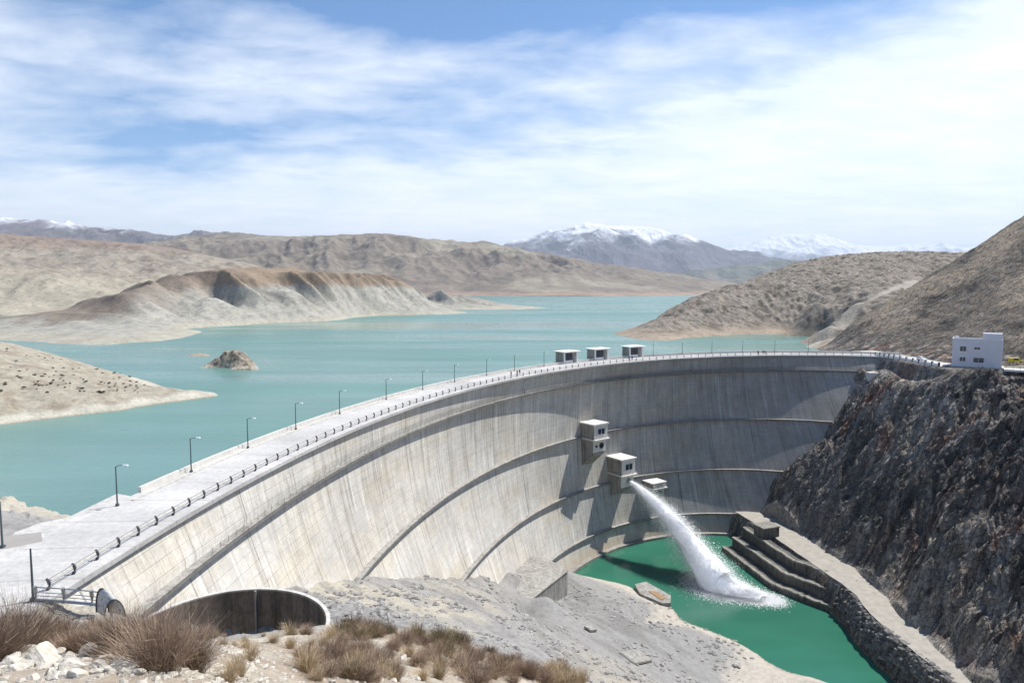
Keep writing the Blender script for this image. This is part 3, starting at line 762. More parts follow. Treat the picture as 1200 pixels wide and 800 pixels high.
def right_h(x, y, detail=True):
    z = _right(x, y)
    if detail:
        dx, dy = .94, .34
        a = x*dx+y*dy; p = -x*dy+y*dx
        w = fbm(x/25, y/25, 3, 60)*7
        rib = ridged((p+w)/21, (a+w)/80, 3, 61)*5.2-1.5+ridged((p+w*.5)/6.5, a/26, 4, 65)*2.3
        blk = ridged(x/8+w*.1, y/8, 4, 70)*1.3+fbm(x/2.4, y/2.4, 4, 75)*.55+ridged((p+w*.2)/2.3, a/11, 4, 77)*.95
        ph = (p+.35*z+w*.9+1.6*fbm(x/9, y/9, 4, 62))/5.2; saw = (ph % 1.0); saw = np.where(saw < .78, saw/.78, (1-saw)/.22)
        ph2 = (p+.30*z+w*.5+.8*fbm(x/5, y/5, 3, 63))/1.9; saw2 = (ph2 % 1.0); saw2 = np.where(saw2 < .7, saw2/.7, (1-saw2)/.3)
        mod = sstep(-.35, .25, fbm(x/22, y/22, 3, 64))
        f1, _ = facets((a+w)/13, (p+w)/5.5, 1, .9); f2, _ = facets(a/5.0+3, p/2.4, 2, .9); f3, _ = facets(a/2.0, p/1.05, 3, .8)
        det = rib+blk*.5+mod*(saw*2.6+saw2*.8)+(f1-.5)*3.6+(f2-.5)*1.8+(f3-.5)*.7-.8
        # hard strata: sharpen into shelves
        det = det+.9*np.abs(((p*.33+w*.3+fbm(x/5, y/5, 3, 78)*1.2) % 1.0)-.5)*2
        low = sstep(2.5, -3, z)           # below bench level: crag
        hill = sstep(-2, 8, z)*(ridged((p*.8+a*.3)/22, (a-p*.3)/40, 4, 80)*1.6+fbm(x/5, y/5, 5, 82)*.8)
        rd = polydist(x, y, bench); rr = np.where(inpoly(x, y, road_poly), 0, polydist(x, y, road_poly))
        keep = sstep(7.0, 17, rd)*sstep(0.3, 6, rr)
        dd = polydist(x, y, [atd(*d)[:2] for d in dcon]); keep = keep*(.85+.15*sstep(0, 9, dd))
        dc = np.hypot(x-CX, y-CY)-200; onlow = sstep(-63, -57, z)
        low = low*sstep(302, 284, y)
        z = z+(det*low*onlow*keep+hill*sstep(4, 12, rd))
        z = z+.35*fbm(x/1.6, y/1.6, 4, 90)*sstep(2, 6, rd)*(.15+.85*sstep(0, 2, rr))
    ip = inpoly(x, y, road_poly); pr = polydist(x, y, road_poly)
    z = np.where(ip, lerp(z, -57.8, sstep(0, 1.2, pr)), z)
    inr = inpoly(x, y, river_poly); tdd = polydist(x, y, toe)
    z = np.where(inr, np.maximum(-58-2.6*tdd+(1.3*ridged(x/4, y/4, 4, 88)-.2)*sstep(0, 1.5, tdd), -74), z)
    # level bench for road and building
    rd = polydist(x, y, bench)
    z = lerp(np.where(rd < 7.5, -.2, z), z, sstep(5.2, 7.5, rd))
    # keep out of the lake-side face of the dam
    return z
xs = np.concatenate([np.linspace(62, 84, 30)[:-1], np.linspace(84, 178, 330)[:-1], np.linspace(178, 330, 200)]); ys = np.concatenate([np.linspace(58, 125, 70)[:-1], np.linspace(125, 275, 500)[:-1], np.linspace(275, 480, 330)])
# finer rows where the gorge wall is
X, Y = np.meshgrid(xs, ys)
Z = right_h(X, Y)
th = np.degrees(np.arctan2(Y-CY, X-CX)); rr_ = np.hypot(X-CX, Y-CY)
Z = np.where((rr_ < face_r(th, 0)+40) & (rr_ > face_r(th, 0)-2) & (th > 96.5) & (th < 150), np.minimum(Z, -34), Z)
lk = np.where((Y > 290) & (X < 118), -20, 1e3); Z = np.minimum(Z, lk)
n1 = fbm(X/12, Y/12, 5, 95); n2 = fbm(X/3, Y/3, 5, 96); n3 = fbm(X/40, Y/40, 4, 97)
a = X*.94+Y*.34; p = -X*.34+Y*.94
st = fbm(p/3.0+n1, a/25, 4, 98); w_ = fbm(X/25, Y/25, 3, 60)*7
ph = ((p+.35*_right(X, Y)+w_*.9+1.6*fbm(X/9, Y/9, 4, 62))/5.2) % 1.0
col = np.zeros(X.shape+(3,))+np.array((.135, .125, .115))
col = mixc(col, (.05, .05, .052), sstep(-.08, .25, st)*.85)
col = mixc(col, (.34, .30, .245), sstep(.08, .34, n2+.5*n1)*.8)
col = mixc(col, (.045, .045, .047), sstep(.70, .85, ph)*sstep(1.0, .97, ph)*.7); col = mixc(col, (.25, .235, .205), sstep(.45, .7, ph)*sstep(.8, .72, ph)*sstep(-.1, .3, n1+n2)*.6)
col = mixc(col, (.27, .255, .23), sstep(.0, .35, fbm(X/30+4, Y/30, 3, 600)+.35*n2)*.65)
_, fid = facets((a+w_)/9, (p+w_)/3.5, 5); _, fid2 = facets(a/3.2, p/1.4, 6)
col = col*(1.55-.50*sstep(0, 8, Z))[..., None]*(.62+.62*fid+.0)[..., None]*(.72+.5*fid2)[..., None]
col = mixc(col, c_rust*1.1, sstep(.14, .42, n1-.5*n3+.3*n2)*.55)
hillm = sstep(0, 10, Z)
col = mixc(col, mixc(mixc(np.zeros(X.shape+(3,))+np.array((.20, .18, .157)), (.085, .08, .072), sstep(0, .35, n1+.4*n2)), (.36, .31, .245), sstep(0, .3, n3+n2*.3)*.8), hillm)
rmid = [((p0[0]+p1[0])/2, (p0[1]+p1[1])/2) for p0, p1 in zip(road_in, toe[1:])]
rd = np.where(inpoly(X, Y, road_poly), -polydist(X, Y, road_poly), polydist(X, Y, road_poly))
scree = sstep(26, 6, np.abs(X-108)+np.abs(Y-232)*.7)
col = mixc(col, (.22, .212, .20), scree*.8)
col = mixc(col, (.40, .38, .34), sstep(1.2, -.6, rd+1.2*n2))
col = mixc(col, (.45, .41, .34), sstep(8, 4, polydist(X, Y, bench))*.8)
col = mixc(col, (.24, .20, .15), sstep(RIVER_Z+1.2, RIVER_Z+.3, Z)*.7)
me = mesh_np('hill', np.stack([X, Y, Z], -1).reshape(-1, 3), grid_faces(len(ys), len(xs)), True, col.reshape(-1, 3))
M['crag'] = crag_mat()
me.polygons.foreach_set('use_smooth', np.zeros(len(me.polygons), bool)); tag(link('hill', me, M['crag']), kind='structure')

q = MB(); vs = []; nk = 9
for (t0, r0), (t1, r1) in zip(zip(toe[:-1], road_in[:-1]), zip(toe[1:], road_in[1:])):
    for sgm in range(8):
        f = sgm/8; A0 = Vector(t0).lerp(Vector(t1), f); B0 = Vector(r0).lerp(Vector(r1), f)
        wob = .5*float(perlin(np.array([A0.y/5.]), np.array([.5]), 3)[0])
        for k in range(nk):
            g_ = .04+wob*.05+(.92)*k/(nk-1); c_ = A0.lerp(B0, g_)
            vs.append((c_.x, c_.y, -57.66+.05*float(perlin(np.array([c_.x/2.]), np.array([c_.y/2.]), 4)[0])))
nr = len(vs)//nk
q.add(vs, [(i*nk+k, i*nk+k+1, (i+1)*nk+k+1, (i+1)*nk+k) for i in range(nr-1) for k in range(nk-1)])
M['track'] = simple('dusty_gravel_track', (.36, .335, .29), .95, 0, .3, .5, .05)
tag(q.build('road', M['track'], None, True), kind='structure')
# stepped retaining wall along the right bank
line = [atz(px, py, RIVER_Z)[:2] for px, py in [(846, 645), (905, 690), (952, 709), (988, 722)]]
def offs(l, d):
    out = []
    for i, pnt in enumerate(l):
        a_ = Vector(l[max(i-1, 0)]); b2 = Vector(l[min(i+1, len(l)-1)]); dd = (b2-a_).normalized()
        nrm = Vector((-dd.y, dd.x)); out.append((pnt[0]+nrm.x*d, pnt[1]+nrm.y*d))
    return out
dense = []
for p0, p1 in zip(line[:-1], line[1:]):
    for k in range(12): dense.append((p0[0]+(p1[0]-p0[0])*k/12, p0[1]+(p1[1]-p0[1])*k/12))
dense.append(line[-1])
root = empty('retaining_wall', (line[0][0], line[0][1], RIVER_Z)); L = root.location.copy()
tag(root, 'stepped dark concrete retaining wall along the far bank of the green river', 'wall')
steps = [(0, -69, -64.0, 4.2), (3.9, -64.6, -61.0, 4.4), (8.0, -61.6, -57.8, 2.6)]
for k, (d0, z0, z1, wd) in enumerate(steps):
    A_ = offs(dense, d0); B_ = offs(dense, d0+wd)
    q = MB(); n = len(A_)
    jz = [random.uniform(-.28, .12) for _ in A_]
    vs = []
    for i in range(n):
        vs += [(A_[i][0], A_[i][1], z0), (A_[i][0], A_[i][1], z1+jz[i]), (B_[i][0], B_[i][1], z1+jz[i]), (B_[i][0], B_[i][1], z0)]
    fs = [(i*4+j, i*4+4+j, i*4+4+(j+1) % 4, i*4+(j+1) % 4) for i in range(n-1) for j in range(4)]+[(0, 1, 2, 3), (n*4-4, n*4-3, n*4-2, n*4-1)]
    q.add(vs, fs); s_ = rchild(q.build('step', M['old_wall']), L, root)
    A2 = offs(dense, d0-.25); B2 = offs(dense, d0+.9); q = MB(); vs = []
    for i in range(n):
        z = z1+jz[i]
        vs += [(A2[i][0], A2[i][1], z-.35), (A2[i][0], A2[i][1], z+.12), (B2[i][0], B2[i][1], z+.12), (B2[i][0], B2[i][1], z+.004)]
    fs = [(i*4+j, i*4+4+j, i*4+4+(j+1) % 4, i*4+(j+1) % 4) for i in range(n-1) for j in range(4)]+[(0, 1, 2, 3), (n*4-4, n*4-3, n*4-2, n*4-1)]
    q.add(vs, fs); q.build('coping', M['old_lip'], s_)
# concrete hut on the landing
P = Vector(atz(898, 628, -58)); q = MB(); root = empty('concrete_hut', P); L = P.copy()
Mz = Matrix.Rotation(R(20), 3, 'Z')
q.box(P+Vector((0, 0, 1.6)), (6.5, 5, 4.2), Mz); rchild(q.build('wall', M['old_wall']), L, root)
q = MB(); q.box(P+Vector((0, 0, 3.86)), (7.0, 5.5, .3), Mz); rchild(q.build('roof', M['old_lip']), L, root)
tag(root, 'small dark concrete hut on the landing above the stepped retaining wall', 'hut')
# pale landing slab by the abutment and small concrete pads up the abutment
q = MB(); pl = [atd(px, py, D) for px, py, D in ((938, 556, 249), (962, 567, 244), (990, 566, 249), (985, 556, 258))]
q.prism([p[:2] for p in pl], [p[2]-5 for p in pl], [p[2] for p in pl])
tag(q.build('landing_slab', M['concrete']), 'pale concrete landing slab where a dam ledge meets the rock', 'landing')
for i, (px, py, D, w) in enumerate(((1024, 437, 263, 5), (1012, 466, 260, 2.6), (1004, 474, 258, 2.2), (1046, 428, 268, 3.0))):
    x, y, z = atd(px, py, D); q = MB(); q.box((x, y, z-1.6), (w, 2.4, 3.2)); q.box((x+.4, y+.4, z+.15), (w+.5, 2.9, .3))
    tag(q.build('concrete_pad', M['concrete_light'] if i != 3 else M['concrete'], bevel=.05), ['long pale pad at the far end of the uppermost ledge', 'upper of two small pads below the ledge end on the rock', 'lower of two small pads below the ledge end on the rock', 'small pad just under the far end of the crest road'][i], 'concrete pad', 'concrete pads up the far abutment')

# road and parapet from the dam end to the building
q = MB(); A_ = [(149, 292), (146.6, 276), (147.6, 262), (147.2, 247), (147.6, 233)]; B_ = [(159, 292), (158, 276), (157, 262), (156.5, 247), (157, 240)]
q.add([(x, y, -.01) for x, y in A_]+[(x, y, -.01) for x, y in B_], [(i, i+1, 6+i, 5+i) for i in range(4)])
tag(q.build('road', M['deck']), kind='structure')
root = empty('parapet_wall', (148, 250, 0)); L = root.location.copy()
tag(root, 'low white parapet wall beside the road between the dam end and the white building', 'wall')
pa = [(145.5, 272), (146.6, 262), (146.6, 247), (147.2, 234)]
q = MB()
for p0, p1 in zip(pa[:-1], pa[1:]):
    d = Vector((p1[0]-p0[0], p1[1]-p0[1], 0)); c = Vector(((p0[0]+p1[0])/2, (p0[1]+p1[1])/2, -.3)); ang = math.atan2(d.y, d.x)
    q.box(c, (d.length, .4, 2.4), Matrix.Rotation(ang, 3, 'Z'))
rchild(q.build('wall', M['white']), L, root)
for k in range(12):
    t = k/11*(len(pa)-1); i = min(int(t), len(pa)-2); f = t-i
    x = lerp(pa[i][0], pa[i+1][0], f); y = lerp(pa[i][1], pa[i+1][1], f)
    q = MB(); q.box((x, y, .6), (.5, .5, 1.5)); rchild(q.build('post', M['post']), L, root)

# ------------------------------------------------------------------ white building
def building():
    p0 = Vector(atz(1119, 430, -.2)); p1 = Vector(atz(1177, 430.5, -.2))
    p0 = Vector((152.4, 235.4, 0)); p1 = p0+Vector((.83, -.55, 0))*14.3
    d = (p1-p0); W = d.length; ang = math.atan2(d.y, d.x)
    root = empty('building', p0, ang)
    def B(name, c, s, m, par=root, bev=0):
        q = MB(); q.box(c, s); return q.build(name, M[m], par, bevel=bev)
    H = 8.9; Dp = 7.0
    wl = B('wall', (W/2, Dp/2, H/2-.3), (W, Dp, H+.6), 'bluewhite')
    B('plinth', (W/2+.1, Dp/2, -1.1), (W+1.0, Dp+1.0, 2.6), 'concrete')
    rf = B('roof', (W/2, Dp/2, H+.12), (W-.5, Dp-.5, .2), 'concrete')
    for (c, s) in (((W/2, .15, H+.35), (W, .3, .7)), ((W/2, Dp-.15, H+.35), (W, .3, .7)), ((.15, Dp/2, H+.35), (.3, Dp-.6, .7)), ((W-.15, Dp/2, H+.35), (.3, Dp-.6, .7))):
        B('parapet', c, s, 'bluewhite', rf)
    B('roof_room', (W*.80, Dp*.5, H+1.4), (W*.38, Dp*.6, 2.4), 'bluewhite')
    B('roof_tank', (W*.02+1.0, 1.4, H+1.0), (1.0, 1.0, .8), 'white')
    for x, z, w, h in ((W*.22, 2.5, 1.6, 1.4), (W*.22, 6.1, 1.7, 1.6), (W*.54, 2.4, 2.9, 1.6), (W*.50, 6.4, 1.6, .75)):
        f = B('window', (x, -.03, z), (w+.3, .1, h+.3), 'bluewhite')
        B('pane', (x, -.09, z), (w, .06, h), 'glass', f); B('frame', (x, -.14, z), (.1, .06, h), 'bluewhite', f)
        B('sill', (x, -.16, z-h/2-.2), (w+.5, .25, .12), 'white', f)
    tag(root, 'two storey pale white building with four dark windows at the end of the dam', 'building')
    rt = empty('terrace', p1+Vector((0, -1, 0)), ang); q = MB(); q.box((4.2, 1, -.35), (8.4, 4.5, .7)); q.build('floor', M['white'], rt)
    for k in range(5):
        q = MB(); q.box((.5+k*1.9, -1.1, .55), (.14, .14, 1.1)); q.build('post', M['rail'], rt)
    q = MB(); q.box((4.3, -1.1, 1.1), (8.2, .1, .1)); q.build('rail', M['rail'], rt)
    tag(rt, 'small white terrace with a railing on the uphill side of the white building', 'terrace')
building()
q = empty('low_shed', (149.5, 279, 0))
def B(name, c, s, m, par): 
    k = MB(); k.box(c, s); return k.build(name, M[m], par)
q.location = Vector(atz(1092, 414, 0))+Vector((2, 6, 0))
B('wall', (0, 0, 1.6), (11, 4, 3.4), 'concrete_dark', q); B('roof', (0, 0, 3.4), (11.8, 5, .3), 'concrete', q)
B('door', (-2, -2.06, 1.2), (1.4, .1, 2.2), 'darkvoid', q)
tag(q, 'low dark shed behind the road just before the white building', 'shed')

# ------------------------------------------------------------------ vehicles
def car(loc, rz, mat, lab, L_=4.4, H_=1.45, van=False):
    root = empty('parked_car', loc, rz)
    if van: outline = [(-2.2, .35), (-2.2, 1.0), (-2.1, 1.85), (-1.9, 1.95), (1.0, 1.95), (1.6, 1.2), (2.15, 1.0), (2.2, .35)]
    else: outline = [(-2.2, .35), (-2.2, .85), (-1.7, .95), (-1.15, 1.38), (.35, 1.42), (1.05, .95), (2.05, .82), (2.2, .35)]
    q = MB(); n = len(outline); vs = []
    for s in (-1, 1):
        for x, z in outline: vs.append((x, s*(.82-(.16 if z > 1.1 else 0)), z))
    q.add(vs, [list(range(n))[::-1], list(range(n, 2*n))]+[(i, (i+1) % n, n+(i+1) % n, n+i) for i in range(n)])
    body = q.build('body', M[mat], root, bevel=.05)
    for s in (-1, 1):
        q = MB(); zz = 1.02 if not van else 1.15; zt_ = 1.32 if not van else 1.75
        q.add([(-1.35, s*.835, zz), (.75, s*.835, zz), (.3, s*.70, zt_), (-1.1, s*.70, zt_)], [(0, 1, 2, 3)]); q.build('side_window', M['glass'], body)
        q = MB(); q.box((2.18, s*.6, .7), (.08, .3, .16)); q.build('headlight', M['lamp_lens'], root)
    q = MB(); 
    if van: q.add([(1.06, -.6, 1.9), (1.06, .6, 1.9), (1.66, .7, 1.22), (1.66, -.7, 1.22)], [(0, 1, 2, 3)])
    else: q.add([(.42, -.6, 1.40), (.42, .6, 1.40), (1.08, .72, .99), (1.08, -.72, .99)], [(0, 1, 2, 3)])
    q.build('windscreen', M['glass'], root)
    for x in (-1.35, 1.35):
        for s in (-1, 1):
            q = MB(); q.tube([(x, s*.66, .33), (x, s*.88, .33)], .33, 16); w = q.build('wheel', M['tyre'], root)
            q = MB(); q.tube([(x, s*.87, .33), (x, s*.895, .33)], .18, 12); q.build('rim', M['metal'], w)
    tag(root, lab, 'car')
car((152.3, 252.5, .01), R(-88), 'whitecar', 'white car on the road between the dam end and the white building')
car((180.5, 243.5, .05), R(4), 'yellow', 'yellow van parked uphill beside the white building', van=True)

# ------------------------------------------------------------------ people
def person_mesh(pose):
    me = bpy.data.meshes.new('person')
    lx = .12 if pose == 'walk' else 0
    J = [(0, 0, .98, .15, .11), (0, 0, 1.15, .14, .11), (0, 0, 1.36, .18, .11), (0, 0, 1.50, .06, .06), (0, .01, 1.58, .075, .085), (0, .015, 1.70, .085, .10),
         (.10, 0, .92, .095, .095), (.10, lx*1.4+.01, .50, .065, .065), (.10, lx*1.1, .09, .045, .045), (.10, lx*1.1+.14, .045, .04, .035),
         (-.10, 0, .92, .095, .095), (-.10, -lx*.8+.01, .50, .065, .065), (-.10, -lx*2.2, .10, .045, .045), (-.10, -lx*2.2+.14, .05, .04, .035),
         (.20, 0, 1.40, .06, .06), (.25, -lx*.6, 1.12, .045, .045), (.26, -lx*.4+.05, .88, .035, .035), (.26, -lx*.2+.09, .78, .04, .025),
         (-.20, 0, 1.40, .06, .06), (-.25, lx*.6, 1.12, .045, .045), (-.26, lx+.05, .88, .035, .035), (-.26, lx*1.2+.09, .78, .04, .025)]
    E_ = [(0, 1), (1, 2), (2, 3), (3, 4), (4, 5), (0, 6), (6, 7), (7, 8), (8, 9), (0, 10), (10, 11), (11, 12), (12, 13), (2, 14), (14, 15), (15, 16), (16, 17), (2, 18), (18, 19), (19, 20), (20, 21)]
    me.from_pydata([j[:3] for j in J], E_, [])
    o = bpy.data.objects.new('tmp', me); COL.objects.link(o)
    sk = o.modifiers.new('s', 'SKIN'); sb = o.modifiers.new('u', 'SUBSURF'); sb.levels = 1; sb.render_levels = 1
    for i, j in enumerate(J): me.skin_vertices[0].data[i].radius = (j[3], j[4])
    me.skin_vertices[0].data[0].use_root = True
    dg = bpy.context.evaluated_depsgraph_get(); m2 = bpy.data.meshes.new_from_object(o.evaluated_get(dg))
    bpy.data.objects.remove(o); return m2
skin = simple('skin', (.45, .28, .19), .6); hairm = simple('hair', (.03, .02, .015), .7)
cloths = {k: simple('cloth_'+k, c, .9) for k, c in dict(dark=(.03, .03, .04), navy=(.04, .05, .10), grey=(.12, .12, .13), red=(.30, .05, .05), tan=(.30, .24, .17)).items()}
def shell(src, zlo, zhi, off, mat, name, parent, armz=None):
    import bmesh
    bm = bmesh.new(); bm.from_mesh(src)
    bad = [f for f in bm.faces if not (zlo < f.calc_center_median().z < zhi) or (armz and abs(f.calc_center_median().x) > .215 and f.calc_center_median().z < armz)]
    bmesh.ops.delete(bm, geom=bad, context='FACES')
    bm.normal_update()
    for v in bm.verts: v.co += v.normal*off
    m = bpy.data.meshes.new(name); bm.to_mesh(m); bm.free(); return link(name, m, mat, parent)
PM = {}
def person(loc, rz, pose, top, bottom, lab, grp=None):
    key = pose
    if key not in PM: PM[key] = person_mesh(pose)
    me = PM[key].copy(); me.materials.clear()
    o = link('person', me, skin); o.location = loc; o.rotation_euler = (0, 0, rz)
    shell(me, .84, 1.49, .018, cloths[top], 'jacket', o, .86); shell(me, .10, .90, .014, cloths[bottom], 'trousers', o, 9)
    shell(me, 1.66, 2, .014, hairm, 'hair', o); shell(me, -.1, .09, .012, cloths['dark'], 'shoe', o)
    q = MB(); q.box((0, .115, 1.665), (.026, .035, .045)); q.build('nose', skin, o)
    q = MB(); q.box((-.032, .098, 1.69), (.022, .012, .012)); q.box((.032, .098, 1.69), (.022, .012, .012)); q.build('eyes', hairm, o)
    tag(o, lab, 'person', grp)
def crest_at(px, off):
    best = min(np.linspace(88, 188, 3000), key=lambda t: abs(600+F*(dpt(t, 0, -off, True).x/dpt(t, 0, -off, True).y)-px))
    return best
for px, off, rz, pose, top, bot, lab in [
    (599, 3.4, 1.0, 'stand', 'dark', 'grey', 'person in dark clothes standing beside the railing next to a street lamp on the crest'),
    (606, 3.6, -.6, 'walk', 'grey', 'dark', 'person in a grey jacket, left one of the pair walking on the crest road'),
    (609, 3.6, -.5, 'walk', 'dark', 'navy', 'person in black, right one of the pair walking on the crest road'),
    (738, 3.5, .2, 'stand', 'dark', 'dark', 'person in black standing before the farthest gate house, left of two'),
    (741.5, 3.6, -.2, 'stand', 'navy', 'dark', 'person in navy standing before the farthest gate house, right of two'),
    (889.5, 3.2, 2.8, 'walk', 'dark', 'navy', 'person in black leading the group on the far part of the crest'),
    (895.5, 3.4, 3.0, 'stand', 'navy', 'dark', 'person in navy in the middle of the group on the far part of the crest'),
    (898, 3.1, 3.1, 'stand', 'red', 'dark', 'person in a dark red jacket at the end of the group on the far crest')]:
    th = crest_at(px, off); person(dpt(th, .004, -off, True), rz, pose, top, bot, lab, 'people on the dam crest')
th = min(np.linspace(120, 160, 2000), key=lambda t: abs(600+F*(dpt(t, -5.8).x/dpt(t, -5.8).y)-617))
person(dpt(th, -5.79, -.8), .6, 'stand', 'dark', 'dark', 'worker in dark clothes standing on the uppermost ledge of the dam face')

# ------------------------------------------------------------------ water
def water_mat(name, col, rough, bs, scale, dist, spec=.5, patch=.25):
    m, nt, b = newmat(name); p = pos(nt)
    n = noise(nt, mapv(nt, p, (1, 1.6, 1)), scale, 4, .6); n2 = noise(nt, mapv(nt, p, (1, 3, 1)), scale*.03, 4, .6)
    c = mul(nt, col, ramp(nt, n2, [(.35, 1-patch), (.65, 1.0)])); n3 = noise(nt, mapv(nt, p, (.5, 2.2, 1)), scale*.012, 5, .65, .4)
    nt.links.new(ramp(nt, n3, [(.38, rough*.5), (.62, rough*1.9)]), b.inputs['Roughness'])
    nt.links.new(c, b.inputs['Base Color']); b.inputs['Roughness'].default_value = rough; b.inputs['IOR'].default_value = 1.33
    b.inputs['Specular IOR Level'].default_value = spec
    bump(nt, b, n, bs, dist); return m
M['lake'] = water_mat('turquoise_lake_water', (.115, .222, .190), .24, .35, .35, .25, .5, .12)
M['river'] = water_mat('green_river_water', (.03, .140, .092), .10, .25, .8, .08, .5, .2)
ths = np.linspace(88, 182, 120)
arc = [tuple(float(v) for v in polar(t, float(face_r(t, 0))+DECK_W-.5)) for t in ths]
poly = arc+[(-60, 60), (-400, 60), (-9000, 1500), (-9000, 9000), (9000, 9000), (6000, 800), (330, 330), (150, 300)]
q = MB(); q.add([(x, y, LAKE_Z) for x, y in poly], [list(range(len(poly)))])
import bmesh
o = q.build('reservoir_water', M['lake']); bm = bmesh.new(); bm.from_mesh(o.data); bmesh.ops.triangulate(bm, faces=bm.faces)
for f in bm.faces:
    if f.normal.z < 0: f.normal_flip()
bm.to_mesh(o.data); bm.free(); tag(o, kind='structure')
q = MB(); q.add([(x, y, RIVER_Z) for x, y in [(-40, 20), (140, 20), (130, 262), (-40, 268)]], [(0, 1, 2, 3)]); tag(q.build('river_water', M['river']), kind='structure')
# wide ground sheet below everything
me = mesh_np('terrain', [(-30000, -900, -92), (30000, -900, -92), (30000, 38000, -92), (-30000, 38000, -92)], [(0, 1, 2, 3)], False, np.tile((.25, .22, .18), (4, 1)))
M['plain'] = terrain_mat('dry_plain', .004, .02, .2, 1, .2)
tag(link('terrain', me, M['plain']), kind='structure')
me = mesh_np('land', [(-29000, 5600, 1), (29000, 5600, 1), (29000, 37000, 60), (-29000, 37000, 60)], [(0, 1, 2, 3)], False, np.tile((.25, .22, .18), (4, 1)))
tag(link('land', me, M['plain']), kind='structure')

# ------------------------------------------------------------------ the water jet
def jet():
    Pp, Mx, n, prot, zo = V2
    s = Pp+Mx @ Vector((-.6, prot+.3, zo-.3)); s.z = zo-.5
    e = Vector(atz(842, 688, RIVER_Z))
    T = np.linspace(0, 1, 60)
    hor = (e-s); hz = Vector((hor.x, hor.y, 0))
    drop = s.z-e.z
    C_ = np.stack([s.x+hz.x*T, s.y+hz.y*T, s.z-drop*(.42*T+.58*T*T)], 1)
    e2 = Vector(atz(893, 701, RIVER_Z+.2))
    T2 = np.linspace(0, 1, 26)[1:]
    C2 = np.stack([lerp(e.x, e2.x, T2), lerp(e.y, e2.y, T2), RIVER_Z+.35+0*T2], 1)
    rad = np.concatenate([1.0+6.0*T**.8+1.0*T**3, lerp(7.6, 3.6, T2)])
    flat = np.concatenate([np.ones(60), lerp(.9, .3, T2)])
    CC = np.concatenate([C_, C2]); m = len(CC); k = 40
    V = np.zeros((m, k, 3)); cen = CC
    for _ in range(6): CC[1:-1] = (CC[:-2]+CC[1:-1]*2+CC[2:])/4
    cen = CC
    tan = np.gradient(cen, axis=0); tan /= np.linalg.norm(tan, axis=1)[:, None]
    up = np.array([0, 0, 1.0]); sd = np.cross(tan, up); sd /= np.linalg.norm(sd, axis=1)[:, None]; nn = np.cross(sd, tan)
    A = np.linspace(0, 2*np.pi, k, endpoint=False)
    s_ = np.arange(m)[:, None]*np.ones(k)[None]
    dn = 1+.26*fbm(s_/7, np.cos(A)[None]*2+np.sin(A)[None]*3.1+0*s_, 4, 7)+.10*fbm(s_/2., (np.cos(A)*5)[None]+(np.sin(A)*4)[None]+0*s_, 4, 8)
    rr = rad[:, None]*dn*(.50+.14*sstep(30, 60, s_)*sstep(84, 70, s_))
    V = cen[:, None]+sd[:, None]*(np.cos(A)[None]*rr)[..., None]+nn[:, None]*(np.sin(A)[None]*rr*flat[:, None])[..., None]
    i = np.arange(m*k).reshape(m, k); i = np.concatenate([i, i[:, :1]], 1)
    Fq = np.stack([i[:-1, :-1].ravel(), i[1:, :-1].ravel(), i[1:, 1:].ravel(), i[:-1, 1:].ravel()], 1)
    V = V.reshape(-1, 3)
    # spray: droplets round the core
    nd = 480000
    t = RS.rand(nd)**.75*(m-1); ii = t.astype(int); f = (t-ii)[:, None]; jj = np.minimum(ii+1, m-1)
    c = CC[ii]*(1-f)+CC[jj]*f
    a = RS.rand(nd)*2*np.pi; r = rad[ii]*np.minimum(.38+np.abs(RS.randn(nd))*.30, 1.35)
    rag = 1+.7*fbm(ii/7.0, np.cos(a)*2+np.sin(a)*2.7+.0*a, 4, 500)+.3*fbm(ii/2.0, a*2.5, 3, 510); r = r*rag
    pp = c+sd[ii]*(np.cos(a)*r)[:, None]+nn[ii]*(np.sin(a)*r*flat[ii])[:, None]
    pp += tan[ii]*(RS.randn(nd)*.8)[:, None]
    fall = RS.rand(nd) < .25                      # drips blown below the jet
    pp[fall, 2] -= RS.rand(fall.sum())*rad[ii][fall]*.8; pp[fall, 0] -= RS.rand(fall.sum())*rad[ii][fall]*.5
    pp[:, 2] = np.maximum(pp[:, 2], RIVER_Z+.04+RS.rand(nd)*.2)
    sz = (.055+.09*RS.rand(nd)**2)*np.clip(rad[ii]/4, .5, 1.2)
    nn0 = np.array([.45, .20, .86])+RS.randn(nd, 3)*.22; nn0 /= np.linalg.norm(nn0, axis=1)[:, None]
    u0 = np.cross(nn0, RS.randn(nd, 3)); u0 /= np.linalg.norm(u0, axis=1)[:, None]; v0 = np.cross(nn0, u0)
    ab = RS.randn(nd, 3, 2)*sz[:, None, None]; d = u0[:, None]*ab[..., :1]+v0[:, None]*ab[..., 1:]
    tri = (pp[:, None]+d).reshape(-1, 3)
    me1 = mesh_np('water_core', V, Fq, True)
    me2 = mesh_np('spray', tri, np.arange(nd*3).reshape(-1, 3), False)
    mw, nt, b = newmat('white_water'); p = pos(nt)
    b.inputs['Base Color'].default_value = (.93, .95, .96, 1); b.inputs['Roughness'].default_value = .6
    b.inputs['Subsurface Weight'].default_value = .0
    b.inputs['Base Color'].default_value = (.97, .98, .99, 1)
    tl = nt.nodes.new('ShaderNodeBsdfTranslucent'); tl.inputs[0].default_value = (.97, .98, 1, 1); mxs = nt.nodes.new('ShaderNodeMixShader'); mxs.inputs[0].default_value = .3
    ou = [k for k in nt.nodes if k.type == 'OUTPUT_MATERIAL'][0]; nt.links.new(b.outputs[0], mxs.inputs[1]); nt.links.new(tl.outputs[0], mxs.inputs[2]); nt.links.new(mxs.outputs[0], ou.inputs[0])
